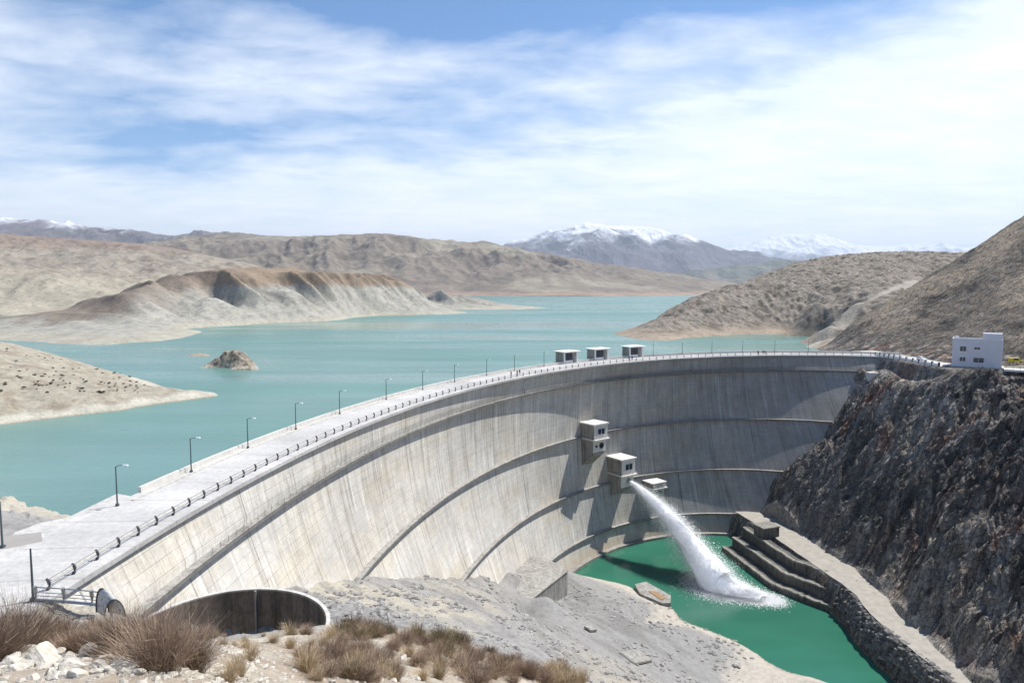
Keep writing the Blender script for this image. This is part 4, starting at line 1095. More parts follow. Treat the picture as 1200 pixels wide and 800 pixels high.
    nz = noise(nt, p, .9, 6, .75); bump(nt, b, nz, .25, .3); b.inputs['Subsurface Weight'].default_value = .5; b.inputs['Subsurface Radius'].default_value = (2, 2, 2); b.inputs['Subsurface Scale'].default_value = 1.0
    mcore = bpy.data.materials.new('jet_core'); mcore.use_nodes = True; mcore.node_tree.nodes.clear(); nt2 = mcore.node_tree
    df = nt2.nodes.new('ShaderNodeBsdfDiffuse'); df.inputs[0].default_value = (.97, .98, .99, 1); o2 = nt2.nodes.new('ShaderNodeOutputMaterial'); nt2.links.new(df.outputs[0], o2.inputs[0])
    root = empty('water_jet', s); L = s.copy()
    rchild(link('core', me1, mcore), L, root); rchild(link('spray', me2, mw), L, root)
    tag(root, 'white jet of water bursting from the lower valve house into the green river', 'water jet')
    # drifting foam
    nf = 42000; t = RS.rand(nf); cx = lerp(e.x-5, e2.x+4, t); cy = lerp(e.y+1, e2.y-1, t)
    wdt = lerp(6.5, 3.2, t)
    pts = np.stack([cx+RS.randn(nf)*wdt*.55, cy+RS.randn(nf)*wdt*.62, RIVER_Z+.05+RS.rand(nf)*.15], 1)
    d = RS.randn(nf, 3, 3)*np.array([.16, .16, .03]); tri = (pts[:, None]+d).reshape(-1, 3)
    tag(link('foam', mesh_np('foam', tri, np.arange(nf*3).reshape(-1, 3), False), mw), 'white foam spreading on the green river where the jet lands', 'foam', kind='stuff')
jet()

# ------------------------------------------------------------------ landforms round the lake
def landform(name, pts, x0, x1, y0, y1, nx, ny, detail, color, mat, c=4.0, floor=-14, kind='structure', taper=True, sharp=True):
    f = rbf(pts, c)
    xs = np.linspace(x0, x1, nx); ys = np.linspace(y0, y1, ny); X, Y = np.meshgrid(xs, ys)
    Z0 = f(X, Y); Z = Z0+detail(X, Y, Z0)
    if taper:
        e = np.minimum(np.minimum((X-x0)/(x1-x0), (x1-X)/(x1-x0)), np.minimum((Y-y0)/(y1-y0), (y1-Y)/(y1-y0)))
        Z = np.where(e < .03, np.minimum(Z, floor), Z)
    Z = np.maximum(Z, floor-6)
    me = mesh_np(name, np.stack([X, Y, Z], -1).reshape(-1, 3), grid_faces(ny, nx), True, color(X, Y, Z).reshape(-1, 3))
    return tag(link(name, me, mat), kind=kind)
W_ = LAKE_Z
def shore(l): return [atz(px, py, W_) for px, py in l]
def amp(Z0, a, b): return sstep(a, b, Z0)

# near peninsula
pts = shore([(255, 463.5), (200, 471.5), (140, 481), (60, 490.5), (0, 498), (-100, 512), (-300, 540)])
pts += [atd(*p) for p in [(-300, 400, 270), (-100, 396, 265), (0, 403, 258), (40, 409, 250), (75, 419, 245), (110, 430, 240), (150, 443.5, 232), (200, 456, 222), (235, 461.3, 214)]]
pts += [(x, y+34, -13) for x, y, z in [atd(*p) for p in [(-100, 396, 265), (0, 403, 258), (40, 409, 250), (75, 419, 245), (110, 430, 240), (150, 443.5, 232), (200, 456, 222), (235, 461.3, 214)]]]
pts += [(x, y-14, -13) for x, y, z in shore([(200, 471.5), (140, 481), (60, 490.5), (0, 498), (-100, 512)])]+[(-84, 208, -14), (-100, 250, -16)]
def det(X, Y, Z): return amp(Z, -8, -2)*(.8*fbm(X/14, Y/14, 5, 100)+.6*ridged(X/7, Y/12, 5, 104)-.25)
def colr(X, Y, Z):
    n = fbm(X/8, Y/8, 5, 110); c = np.zeros(X.shape+(3,))+np.array((.41, .375, .30))
    c = mixc(c, (.33, .28, .215), sstep(0, .4, n)); c = mixc(c, (.26, .235, .18), sstep(.1, .35, fbm(X/2.5, Y/2.5, 4, 112))*.6); c = mixc(c, (.54, .51, .43), sstep(-3.6, -4.8, Z+n)); return mixc(c, (.36, .33, .25), sstep(-5.5, -6, Z))
M['pale_soil'] = terrain_mat('pale_stony_soil', .25, 1.2, .30, .35, .7)
landform('hill', pts, -290, -62, 130, 330, 420, 380, det, colr, M['pale_soil'], 3)
PEN = rbf(pts, 3)
# islet
pts = shore([(240, 431), (302, 432), (270, 434), (250, 433.5)])
pts += [atd(*p) for p in [(255, 421, 283), (263, 413.5, 284), (274, 411.5, 284), (285, 414, 284), (292, 420, 283), (299, 427, 282), (246, 427, 282)]]
cx, cy, _ = atz(270, 428, W_)
pts += [(cx-18, cy-2, -12), (cx+16, cy-2, -12), (cx, cy-12, -12), (cx-10, cy+12, -12), (cx+10, cy+12, -12), (cx, cy+15, -12)]
def det(X, Y, Z): return amp(Z, -8, -4)*(.9*ridged(X/4, Y/4, 5, 120)+.5*fbm(X/1.5, Y/1.5, 4, 121)-.2)
def colr(X, Y, Z):
    n = fbm(X/2.5, Y/2.5, 5, 125); c = np.zeros(X.shape+(3,))+np.array((.42, .37, .29)); c = mixc(c, (.16, .14, .11), sstep(.05, .3, n)); return mixc(c, (.5, .46, .38), sstep(-4.5, -5.5, Z+n))
M['rocky'] = terrain_mat('rough_islet_rock', .8, 3.0, .4, .4, .9)
landform('island', pts, cx-24, cx+24, cy-18, cy+22, 200, 180, det, colr, M['rocky'], 1.0)
cx, cy, _ = atz(233, 416.5, W_)
pts = [(cx, cy, -4.9), (cx-4, cy+1, -5.3), (cx+3, cy-1, -5.2), (cx-7, cy, -6.6), (cx+7, cy-1, -6.6), (cx, cy-6, -7), (cx, cy+7, -7)]
landform('shoal', pts, cx-10, cx+10, cy-9, cy+9, 60, 50, lambda X, Y, Z: .2*fbm(X/2, Y/2, 4, 5), lambda X, Y, Z: np.zeros(X.shape+(3,))+np.array((.42, .34, .26)), M['pale_soil'], .6, -8)

# badlands ridge
pts = shore([(-200, 392), (-60, 394), (0, 399), (60, 402), (130, 403.5), (180, 400), (212, 396), (235, 388), (275, 381.5), (320, 378.5), (380, 376.5), (440, 370), (500, 362.5), (545, 359), (562, 357.5)])
sky = [(-200, 360, 560), (-60, 372, 600), (0, 376, 600), (50, 369, 620), (100, 356, 640), (150, 342.5, 665), (200, 330, 690), (235, 320, 710), (265, 314.5, 735), (300, 312.5, 760), (345, 314, 800), (400, 321, 860), (450, 333, 950), (500, 344, 1080), (540, 350, 1190), (560, 355.5, 1280)]
pts += [atd(*p) for p in sky]
pts += [(x, y+(170 if 0 < px < 460 else 90), -12) for (x, y, z), (px, _, _) in zip([atd(*p) for p in sky], sky)]
pts += [(x+4, y-45, -16) for x, y, z in shore([(0, 399), (60, 402), (130, 403.5), (212, 396), (275, 381.5), (320, 378.5), (380, 376.5), (440, 370), (500, 362.5), (562, 357.5)])]
pts += [atd(*p) for p in [(300, 333, 722), (250, 340, 655), (345, 335, 745), (400, 340, 800), (200, 362, 580), (150, 375, 520), (230, 365, 590)]]
pts += [(70, 1310, -12), (20, 1350, -12)]
def det(X, Y, Z):
    w = 10*fbm(X/60, Y/60, 3, 130); a = amp(Z, -4, 20)
    q_ = .52*X+.86*Y; r_ = .86*X-.52*Y
    s = (1-np.abs(perlin((q_+w)/42, (r_+w)/170, 131))*2.4)*19+ridged((q_+w)/15, r_/60, 3, 135)*3.0+fbm(X/5, Y/5, 4, 136)*.8-4
    e = sstep(60, 110, X+ .28*(Y-700)+300)
    return a*(s*(.35+.65*sstep(-380, -300, X))-1.5)*sstep(47, 28, Z)+amp(Z, -7, -2)*.5*fbm(X/9, Y/9, 4, 138)
def colr(X, Y, Z):
    n = fbm(X/25, Y/25, 5, 140); n2 = fbm(X/6, Y/12, 4, 141)
    c = np.zeros(X.shape+(3,))+np.array((.40, .385, .33))
    c = mixc(c, (.29, .285, .26), sstep(-.05, .3, n2)*.7)
    capz = 29+6*n+5*n2-15*sstep(-40, 120, X)
    c = mixc(c, (.30, .235, .17), sstep(-3, 3, Z-capz))
    c = mixc(c, (.24, .195, .155), sstep(-1, 3, Z-1-6*n-4*n2)*sstep(-285, -330, X+6*n)*.92)
    c = mixc(c, (.45, .42, .34), sstep(-1.0, -4.5, Z+1.5*n)*.8)
    c = mixc(c, (.36, .27, .18), sstep(-120, 60, X)*sstep(-4, 3, Z)*.4)
    return c
M['badlands'] = terrain_mat('eroded_badland_clay', .05, .3, .28, 1.5, .7)
landform('hill', pts, -620, 130, 360, 1420, 620, 760, det, colr, M['badlands'], 5)

# pale hills behind it on the left
pts = [atd(*p) for p in [(-150, 300, 900), (0, 317, 900), (60, 325, 905), (100, 337, 900), (128, 347, 880), (-100, 385, 760), (60, 360, 830), (140, 352, 1000),
       (-250, 270, 1500), (-100, 274, 1500), (0, 277, 1500), (50, 278.5, 1500), (110, 281.5, 1500), (160, 285, 1500), (205, 291, 1500), (245, 300, 1480), (290, 309, 1450), (340, 330, 1430), (380, 345, 1420), (420, 349, 1450),
       (0, 318, 1150), (100, 322, 1150), (200, 325, 1150), (280, 332, 1150), (150, 305, 1300), (50, 300, 1300)]]
pts += [(x, 1800, 40) for x in (-1600, -1200, -800, -500)]+[(-250, 1700, -8), (-300, 1150, -8), (-700, 640, -8), (-600, 780, -2), (-260, 1300, -6)]
def det(X, Y, Z):
    w = 20*fbm(X/120, Y/120, 3, 150)
    return amp(Z, -4, 30)*(ridged((X+w)/70, (Y+w)/110, 5, 151)*11-3+fbm(X/14, Y/14, 4, 155)*3.2)*sstep(1480, 1380, Y+.0*X)+amp(Z, -4, 30)*fbm(X/40, Y/40, 4, 156)*3
def colr(X, Y, Z):
    n = fbm(X/60, Y/60, 5, 160); n2 = fbm(X/15, Y/15, 4, 161)
    c = np.zeros(X.shape+(3,))+np.array((.34, .305, .25)); c = mixc(c, (.26, .22, .18), sstep(-.05, .3, n)*.8)
    c = mixc(c, (.42, .385, .305), sstep(60, 25, Z+20*n2)); c = mixc(c, (.28, .225, .185), sstep(90, 112, Z+10*n)); return c
M['hillsoil'] = terrain_mat('dry_hill_soil', .03, .18, .3, 1.5, .8, (.16, .27, (.12, .11, .07)))
landform('hill', pts, -1700, -200, 740, 1900, 520, 400, det, colr, M['hillsoil'], 10, -14)

# middle hill on the right with the track
pts = shore([(742, 403), (785, 399), (830, 394), (890, 392), (935, 391), (950, 394), (957, 404)])+[atz(962, 409.5, W_)]
sky = [(748, 401, 424), (768, 392, 445), (790, 378, 470), (820, 350, 530), (840, 343.5, 555), (860, 336, 585), (900, 321.5, 645), (930, 311, 690), (960, 305.5, 715), (1010, 302.5, 740), (1060, 303.5, 740), (1120, 304, 720), (1210, 306, 690), (1330, 310, 640)]
pts += [atd(*p) for p in sky]
pts += [(x-25, y+130, -14 if z < 30 else z-40) for x, y, z in [atd(*p) for p in sky]]
pts += [(x, y-30, -16) for x, y, z in shore([(742, 403), (785, 399), (830, 394), (890, 392), (935, 391)])]+[(50, 440, -16), (30, 470, -16), (90, 560, -16), (95, 620, -16)]
pts += [atd(*p) for p in [(1000, 357, 430), (975, 382, 400), (1035, 345, 450), (1073, 330, 480), (1000, 340, 500), (1060, 322, 560), (950, 360, 480), (900, 370, 520), (960, 400, 385), (1100, 320, 560), (1180, 318, 580)]]
pts += [(x, 900, 10) for x in (480, 600)]+[(160, 900, -14), (220, 950, -12), (60, 700, -16), (95, 800, -16), (60, 950, -16), (150, 1000, -16), (50, 600, -16)]
pts += [(200, 400, -4), (160, 360, -10), (300, 450, 20)]
track = [atd(*p)[:2] for p in [(945, 412, 372), (958, 396, 390), (972, 381, 402), (990, 364, 418), (1003, 354, 432), (1028, 344, 450), (1052, 335, 465), (1080, 327, 485)]]
def det(X, Y, Z):
    w = 9*fbm(X/50, Y/50, 3, 170); td = polydist(X, Y, track)
    return amp(Z, -5, 6)*(ridged((X*.7+Y*.5+w)/15, (Y*.7-X*.5)/24, 4, 171)*3.0-.9+ridged(X/6.5+w*.1, Y/10, 4, 173)*1.9+fbm(X/4, Y/4, 4, 175)*1.2)*sstep(3, 9, td)+amp(Z, -7, -3)*.25*fbm(X/6, Y/6, 4, 176)
def colr(X, Y, Z):
    n = fbm(X/22, Y/22, 5, 180); n2 = fbm(X/5, Y/5, 4, 181)
    c = np.zeros(X.shape+(3,))+np.array((.34, .30, .25)); c = mixc(c, (.23, .20, .165), sstep(0, .4, n+.4*n2)); c = mixc(c, (.14, .12, .09), sstep(.12, .3, n2)*.8); c = mixc(c, (.44, .36, .275), sstep(.5, -4, Z+2*n)*.9)
    td = polydist(X, Y, track); c = mixc(c, (.47, .43, .36), sstep(6.5, 3.5, td+n2)); return c
M['scrubhill'] = terrain_mat('ribbed_scrub_hillside', .12, .7, .38, .9, .9, (.30, .30, (.12, .11, .08)))
landform('hill', pts, 40, 620, 345, 1080, 600, 700, det, colr, M['scrubhill'], 4, -14)

# central range across the lake
pts = [atd(*p) for p in [(120, 300, 4200), (190, 286, 4600), (240, 277.5, 4500), (280, 274.5, 4300), (315, 277.5, 4200), (350, 279.5, 4100), (395, 277, 4000), (440, 274.5, 3950), (475, 277, 3950), (500, 280, 3950), (530, 285, 3950), (568, 283.5, 3950), (600, 291, 3950), (640, 299, 4000), (690, 307, 4000), (740, 315, 4050), (780, 320, 4100), (830, 329, 4200), (880, 337, 4300), (950, 339, 4500), (1050, 339, 4600)]]
pts += [(x, y+1200, z*.5) for x, y, z in pts[::2]]
pts += shore([(100, 348), (250, 348.5), (400, 348), (470, 347), (560, 346.6), (620, 347.8), (700, 347.3), (760, 346.4), (820, 345.6), (880, 345), (1000, 345)])
pts += [(x, y-350, -40) for x, y, z in shore([(100, 348), (250, 348.5), (400, 348), (500, 347), (620, 347.8), (700, 347.3), (820, 345.6), (1000, 345)])]
def det(X, Y, Z):
    w = 160*fbm(X/900, Y/900, 3, 200); a = amp(Z, 0, 160)
    crest = sstep(3950, 3450, Y)
    return a*(ridged((X+w)/330, (Y+w)/480, 5, 201)*85-26)*(.14+.86*crest)+a*fbm(X/150, Y/150, 5, 206)*20+amp(Z, -6, 15)*3*fbm(X/60, Y/60, 4, 208)
def colr(X, Y, Z):
    n = fbm(X/500, Y/500, 5, 210); n2 = fbm(X/110, Y/110, 5, 211)
    c = np.zeros(X.shape+(3,))+np.array((.25, .215, .175)); c = mixc(c, (.33, .30, .235), sstep(-.05, .35, n+.4*n2)); c = mixc(c, (.19, .16, .135), sstep(.05, .4, n2-.5*n)*.8)
    c = mixc(c, (.36, .27, .21), sstep(14, 2, Z+8*n2)); return c
M['range'] = terrain_mat('brown_mountain_side', .006, .03, .3, 12, .8)
landform('hills', pts, -3700, 2900, 2500, 5500, 900, 480, det, colr, M['range'], 30, -20)

def range_(name, sky, D0, dep, det_amp, sc, seed, colf, rel=.45, nx=800, ny=260, mat=None):
    top = [atd(*p) for p in sky]
    pts = list(top)+[(x, y-dep, 0) for x, y, z in top]+[(x, y-dep*.5, z*rel) for x, y, z in top]+[(x, y+dep, z*.3) for x, y, z in top]
    x0 = min(p[0] for p in top); x1 = max(p[0] for p in top)
    def det(X, Y, Z):
        w = sc*.5*fbm(X/sc/3, Y/sc/3, 3, seed)
        m = sstep(D0+dep*.1, D0-dep*.25, Y)
        return amp(Z, 0, det_amp*2)*((ridged((X+w)/sc, (Y+w)/sc/1.3, 5, seed+1)*det_amp-det_amp*.35)*(.12+.88*m)+fbm(X/sc*4, Y/sc*4, 5, seed+7)*det_amp*.16)
    landform(name, pts, x0, x1, D0-dep*1.05, D0+dep*1.05, nx, ny, det, lambda X, Y, Z: colf(X, Y, Z), mat, D0*.01, -60, taper=False)
def snowcol(base, line, wd, sc, seed, snow=(.85, .87, .9)):
    def f(X, Y, Z):
        n = fbm(X/sc, Y/sc, 6, seed, .6); r = ridged(X/sc*1.7, Y/sc*1.7, 4, seed+3)
        c = np.zeros(X.shape+(3,))+np.array(base); c = mixc(c, np.array(base)*.6, sstep(0, .4, n))
        return mixc(c, snow, sstep(-wd*.35, wd*.35, Z-line+wd*(n*1.2-r*.55+.25)))
    return f
M['snowmt'] = terrain_mat('snow_streaked_mountain', .0016, .009, .18, 30, .6)
M['bluemt'] = terrain_mat('distant_mountain_side', .002, .01, .2, 25, .6)
# far range on the left with a snow cap
range_('mountains', [(-120, 262, 9000), (0, 257.5, 9000), (30, 258.5, 9000), (60, 261, 9000), (90, 265, 9000), (130, 269, 9000), (170, 273, 9000), (195, 277, 9000), (230, 273.5, 9000), (270, 274, 9000), (310, 277.5, 9000), (350, 282, 9000), (420, 290, 9000)], 9000, 2200, 190, 800, 300, snowcol((.17, .15, .15), 885, 260, 900, 310), .5, 700, 260, M['snowmt'])
# big snowy mountain in the middle
range_('mountain', [(500, 320, 14000), (560, 300, 14000), (595, 287.5, 14000), (620, 280.5, 14000), (650, 270.5, 14000), (672, 266.5, 14000), (700, 264.5, 14000), (725, 264.5, 14000), (750, 267.5, 14000), (775, 273, 14000), (800, 279.5, 14000), (830, 288, 14000), (860, 297, 14000), (900, 305, 14000), (950, 312, 14000), (1010, 322, 14000)], 14000, 3800, 260, 1500, 330, snowcol((.13, .125, .14), 1010, 420, 1300, 340), .5, 800, 320, M['snowmt'])
# blue-green foothills
range_('foothills', [(700, 328, 8000), (750, 322, 8000), (790, 320, 8000), (820, 318, 8000), (850, 312.5, 8000), (880, 310, 8000), (905, 306, 8000), (935, 305.5, 8000), (960, 309, 8000), (1000, 311, 8000), (1100, 306, 8000)], 8000, 1700, 90, 700, 360, lambda X, Y, Z: mixc(np.zeros(X.shape+(3,))+np.array((.13, .14, .115)), (.2, .18, .15), sstep(0, .3, fbm(X/400, Y/400, 4, 365))), .45, 500, 200, M['bluemt'])
# white range at the back
range_('mountains', [(780, 305, 25000), (840, 294, 25000), (865, 288, 25000), (885, 283, 25000), (915, 277.5, 25000), (950, 275.5, 25000), (975, 281, 25000), (1000, 286, 25000), (1030, 289.5, 25000), (1060, 285.5, 25000), (1080, 286, 25000), (1105, 290, 25000), (1150, 290, 25000), (1200, 282, 25000), (1290, 290, 25000)], 25000, 6500, 420, 2200, 380, snowcol((.20, .20, .22), 850, 900, 2000, 390), .5, 800, 260, M['snowmt'])

# ------------------------------------------------------------------ vegetation and stones near the camera
dry = newmat('dry_twigs'); m_, nt, b = dry
oi = N(nt, 'ShaderNodeObjectInfo'); rnd = N(nt, 'ShaderNodeVertexColor'); rnd.layer_name = 'tint'
c = mul(nt, rnd.outputs[0], ramp(nt, oi.outputs['Random'], [(0, (.8, .78, .76)), (1, (1.15, 1.1, 1.05))]))
nt.links.new(c, b.inputs['Base Color']); b.inputs['Roughness'].default_value = .85; b.inputs['Specular IOR Level'].default_value = .1
DRY = m_
def shrub_mesh(name, n, h, spread, w, seed, cols, bushy=1.0):
    r = np.random.RandomState(seed)
    segs = 4; V = []; Fc = []; Cc = []
    a = r.rand(n)*2*np.pi; lean = (r.rand(n)**.6)*spread; L = h*(.55+.5*r.rand(n)); base = r.randn(n, 2)*h*.10*bushy
    ci = np.array(cols)[r.randint(0, len(cols), n)]*(.75+.5*r.rand(n))[:, None]
    cv = r.randn(n, 3)*.12*h
    for k in range(segs+1):
        t = k/segs
        x = base[:, 0]+np.cos(a)*np.sin(lean)*L*t+cv[:, 0]*t*t; y = base[:, 1]+np.sin(a)*np.sin(lean)*L*t+cv[:, 1]*t*t
        z = np.cos(lean)*L*t+cv[:, 2]*t*t-.03*(k == 0)
        wd = w*(1-.75*t); pa_ = a+1.57+r.rand(n)*.0+seed
        V.append(np.stack([x-np.cos(pa_)*wd, y-np.sin(pa_)*wd, z], 1)); V.append(np.stack([x+np.cos(pa_)*wd, y+np.sin(pa_)*wd, z], 1))
        Cc += [ci, ci]
    V = np.stack(V, 1); Cc = np.stack(Cc, 1)         # n, 2(segs+1), 3
    m = 2*(segs+1); off = (np.arange(n)*m)[:, None]
    F_ = np.concatenate([off+np.array([[2*k, 2*k+1, 2*k+3, 2*k+2]]) for k in range(segs)], 0)
    # side twigs
    n2 = n; src = r.randint(0, n, n2); k0 = r.randint(1, segs, n2)
    P0 = (V[src, 2*k0]+V[src, 2*k0+1])/2; d = r.randn(n2, 3); d[:, 2] = np.abs(d[:, 2])+.6; d /= np.linalg.norm(d, axis=1)[:, None]
    d[:, :2] += np.stack([np.cos(a[src]), np.sin(a[src])], 1)*.5
    P1 = P0+d*h*.22; sd = np.cross(d, r.randn(n2, 3)); sd /= np.linalg.norm(sd, axis=1)[:, None]
    T = np.stack([P0-sd*w*.6, P0+sd*w*.6, P1+sd*w*.3, P1-sd*w*.3], 1)
    VV = np.concatenate([V.reshape(-1, 3), T.reshape(-1, 3)]); nb = n*m
    FF = np.concatenate([F_, nb+np.arange(n2*4).reshape(-1, 4)])
    CC = np.concatenate([Cc.reshape(-1, 3), np.repeat(ci[src]*1.1, 4, 0)])
    me = mesh_np(name, VV, FF, False, CC); me.materials.append(DRY); return me
brn = [(.32, .235, .18), (.27, .20, .155), (.38, .30, .23), (.22, .165, .135), (.44, .36, .27)]
strw = [(.48, .39, .26), (.40, .31, .20), (.52, .44, .31), (.33, .26, .17)]
olv = [(.20, .18, .10), (.26, .21, .13), (.15, .14, .09), (.30, .22, .15)]
SM = {'big': [shrub_mesh('shrub', 1900, .62, 1.05, .0024, s, brn) for s in (1, 2, 3)],
      'small': [shrub_mesh('shrub', 600, .40, 1.15, .0032, s, brn) for s in (4, 5)],
      'straw': [shrub_mesh('grass_tuft', 350, .34, .9, .0028, s, strw) for s in (6, 7)],
      'olive': [shrub_mesh('shrub', 500, .38, 1.2, .005, s, olv) for s in (8, 9)]}
def ray_ground(px, py, y0=2.0, y1=200):
    a, c_ = ray(px, py)
    t = np.exp(np.linspace(math.log(y0), math.log(y1), 900)); h = near_h(a*t, t, False)
    k = np.argmax(h > CAMZ+c_*t)
    if not (h > CAMZ+c_*t).any(): return None
    return a*t[k], t[k], float(near_h(a*t[k], t[k]))
def put(kind, x, y, s, lab, grp=None, z=None):
    me = SM[kind][random.randrange(len(SM[kind]))]
    o = link('grass_tuft' if kind == 'straw' else 'shrub', me); o.location = (x, y, (float(near_h(x, y)) if z is None else z)-.02)
    o.rotation_euler = (random.uniform(-.12, .12), random.uniform(-.12, .12), random.uniform(0, 6.28)); o.scale = (s, s, s*random.uniform(.85, 1.1))
    tag(o, lab, 'grass tuft' if kind == 'straw' else 'shrub', grp)
bigs = [(188, 790, .74, 'big', 'largest dry brown twig shrub, at the bottom between the pale stones and the shaft'),
        (14, 762, .72, 'big', 'tall dry shrub at the left edge of the photo beside the pale stones'),
        (72, 752, .45, 'big', 'dry shrub behind the pale stones and left of the metal barrier'),
        (120, 752, .40, 'big', 'low dry shrub just below the curved metal shield'),
        (142, 768, .55, 'big', 'dry shrub between the pale stones and the largest shrub'),
        (224, 776, .55, 'big', 'dry shrub right behind the largest shrub, before the shaft mouth'),
        (-12, 775, .75, 'big', 'dry shrub cut by the left edge at the bottom')]
for px, py, s, k, lab in bigs:
    g = ray_ground(px, py)
    if g: put(k, g[0], g[1], s*max(.6, g[1]/4.6), lab, z=g[2])
def scatter(n, pxr, pyf, kind, smin, smax, lab, grp, rs):
    c_ = 0; tries = 0
    while c_ < n and tries < n*12:
        tries += 1
        px = rs.uniform(*pxr); lo, hi = pyf(px); py = rs.uniform(lo, hi)
        g = ray_ground(px, py)
        if g is None or g[1] > 60: continue
        put(kind, g[0], g[1], rs.uniform(smin, smax)*max(.75, (g[1]/9)**.45), lab, grp, g[2]); c_ += 1
rs = random.Random(5)
scatter(26, (40, 250), lambda p: (742, 758), 'big', .28, .45, 'dry brown shrub in the tangled row behind the pale stones', 'shrubs behind the pale stones', rs)
scatter(20, (380, 620), lambda p: (748+(p-380)*.13, 798), 'big', .26, .5, 'dry reddish brown shrub on the slope below the grey mound', 'shrubs on the near slope', rs)
scatter(60, (350, 650), lambda p: (735+max(0, p-450)*.22, 800), 'small', .4, .9, 'low brown scrub plant on the slope below the grey mound', 'low scrub on the near slope', rs)
scatter(30, (385, 600), lambda p: (733+max(0, p-450)*.24, 750+max(0, p-450)*.24), 'olive', .4, .9, 'dark olive cushion plant along the top edge of the near slope', 'olive plants on the near slope', rs)
scatter(60, (250, 700), lambda p: (745+max(0, p-450)*.2, 800), 'straw', .4, 1.0, 'pale straw grass tuft on the stony near slope', 'straw tufts on the near slope', rs)
scatter(12, (640, 740), lambda p: (785, 800), 'straw', .6, 1.1, 'pale straw grass tuft at the bottom beside the grey apron', 'straw tufts by the grey apron', rs)

# stones
def rock_mesh(seed):
    bm = bmesh.new(); bmesh.ops.create_icosphere(bm, subdivisions=3, radius=1)
    r = np.random.RandomState(seed); pl = [(Vector(r.randn(3)).normalized(), r.uniform(.55, .9)) for _ in range(14)]
    for v in bm.verts:
        for n_, d in pl:
            k = v.co.dot(n_)
            if k > d: v.co -= n_*(k-d)
        v.co *= 1+.06*r.randn()*.5
    for v in bm.verts: v.co.z *= .7
    me = bpy.data.meshes.new('rock'); bm.to_mesh(me); bm.free(); return me
mr, nt, b = newmat('pale_limestone'); p = pos(nt)
c = ramp(nt, noise(nt, p, 14, 6, .7), [(.3, (.40, .35, .28)), (.5, (.58, .54, .46)), (.7, (.68, .65, .58))]); oi = N(nt, 'ShaderNodeObjectInfo')
c = mul(nt, c, ramp(nt, oi.outputs['Random'], [(0, .75), (1, 1.05)]))
nt.links.new(c, b.inputs['Base Color']); b.inputs['Roughness'].default_value = .9; bump(nt, b, noise(nt, p, 40, 6, .75), .6, .02)
RM = [rock_mesh(s) for s in range(6)]
for m in RM: m.materials.append(mr)
def rock(px, py, s, lab, grp=None):
    g = ray_ground(px, py)
    if g is None: return
    o = link('rock', RM[random.randrange(6)]); o.location = (g[0], g[1], g[2]+s*.15); o.rotation_euler = (random.uniform(-.5, .5), random.uniform(-.5, .5), random.uniform(0, 6))
    o.scale = (s*random.uniform(.9, 1.4), s*random.uniform(.8, 1.1), s); tag(o, lab, 'rock', grp)
for px, py, s, lab in [(22, 768, .10, 'large pale rock at the far left below the tall dry shrub'), (48, 778, .12, 'broad pale rock lying lowest at the left, below the shrub row'),
                       (102, 765, .075, 'round pale rock just below the curved metal shield'), (146, 788, .085, 'pale angular rock at the bottom edge before the largest shrub'), (88, 790, .07, 'pale flat rock at the bottom edge left of the largest shrub')]:
    rock(px, py, s, lab)
for k in range(70):
    px = rs.uniform(0, 175); rock(px, rs.uniform(760+abs(px-90)*.05, 799), rs.uniform(.02, .06), 'pale stone in the rubble at the bottom left corner', 'pale stones at the bottom left')
for k in range(45):
    px = rs.uniform(240, 620); rock(px, rs.uniform(765, 799), rs.uniform(.03, .09), 'pale stone lying between the dry shrubs on the near slope', 'pale stones on the near slope')
# fine rubble, nobody could count it
def rubble(name, n, gen, smin, smax, mat, lab):
    base = rock_mesh(77); bm = bmesh.new(); bm.from_mesh(base); bmesh.ops.dissolve_limit; bm.free()
    ico = bmesh.new(); bmesh.ops.create_icosphere(ico, subdivisions=1, radius=1); ico.verts.ensure_lookup_table()
    IV = np.array([v.co[:] for v in ico.verts]); IF = np.array([[v.index for v in f.verts] for f in ico.faces]); ico.free()
    P = gen(n); n = len(P); s = smin+(smax-smin)*RS.rand(n)**5
    V = IV[None]*(.6+.6*RS.rand(n, len(IV), 1))*s[:, None, None]*np.array([1.2, 1, .7]); V = V+P[:, None]
    F_ = (IF[None]+(np.arange(n)*len(IV))[:, None, None]).reshape(-1, 3)
    me = mesh_np(name, V.reshape(-1, 3), F_, False); tag(link(name, me, mat), lab, 'rubble', kind='stuff')
def gen_near(n):
    y = np.exp(RS.uniform(math.log(2.6), math.log(30), n)); x = RS.uniform(-.85, .25, n)*y
    return np.stack([x, y, near_h(x, y)], 1)
rubble('gravel', 26000, gen_near, .006, .035, mr, 'fine pale gravel covering the near slope')
mg = concrete('grey_broken_stone', (.40, .385, .36), .4)
def gen_mound(n):
    y = RS.uniform(60, 200, n); x = -30+RS.uniform(0, 1, n)*(y*.55)
    z = near_h(x, y); th = np.degrees(np.arctan2(y-CY, x-CX)) % 360
    ok = (np.hypot(x-CX, y-CY) < face_r(th, z)-.5) & (np.hypot(x-SH[0], y-SH[1]) > SH[2]+1.5) & (fbm(x/12, y/12, 3, 400) > -.05) & (z > RIVER_Z)
    return np.stack([x, y, z], 1)[ok]
rubble('rubble', 15000, gen_mound, .05, .75, mg, 'grey broken stones strewn over the mound in front of the dam')
md = concrete('dark_riprap', (.24, .23, .22), .5)
def gen_rip(n):
    l = wat[2:]; t = RS.rand(n)*(len(l)-1); i = t.astype(int); f = t-i; L_ = np.array(l)
    P = L_[i]*(1-f)[:, None]+L_[np.minimum(i+1, len(l)-1)]*f[:, None]; w = RS.rand(n)*3.2-2.2
    x = P[:, 0]+w; y = P[:, 1]+RS.randn(n); return np.stack([x, y, right_h(x, y)+.1], 1)
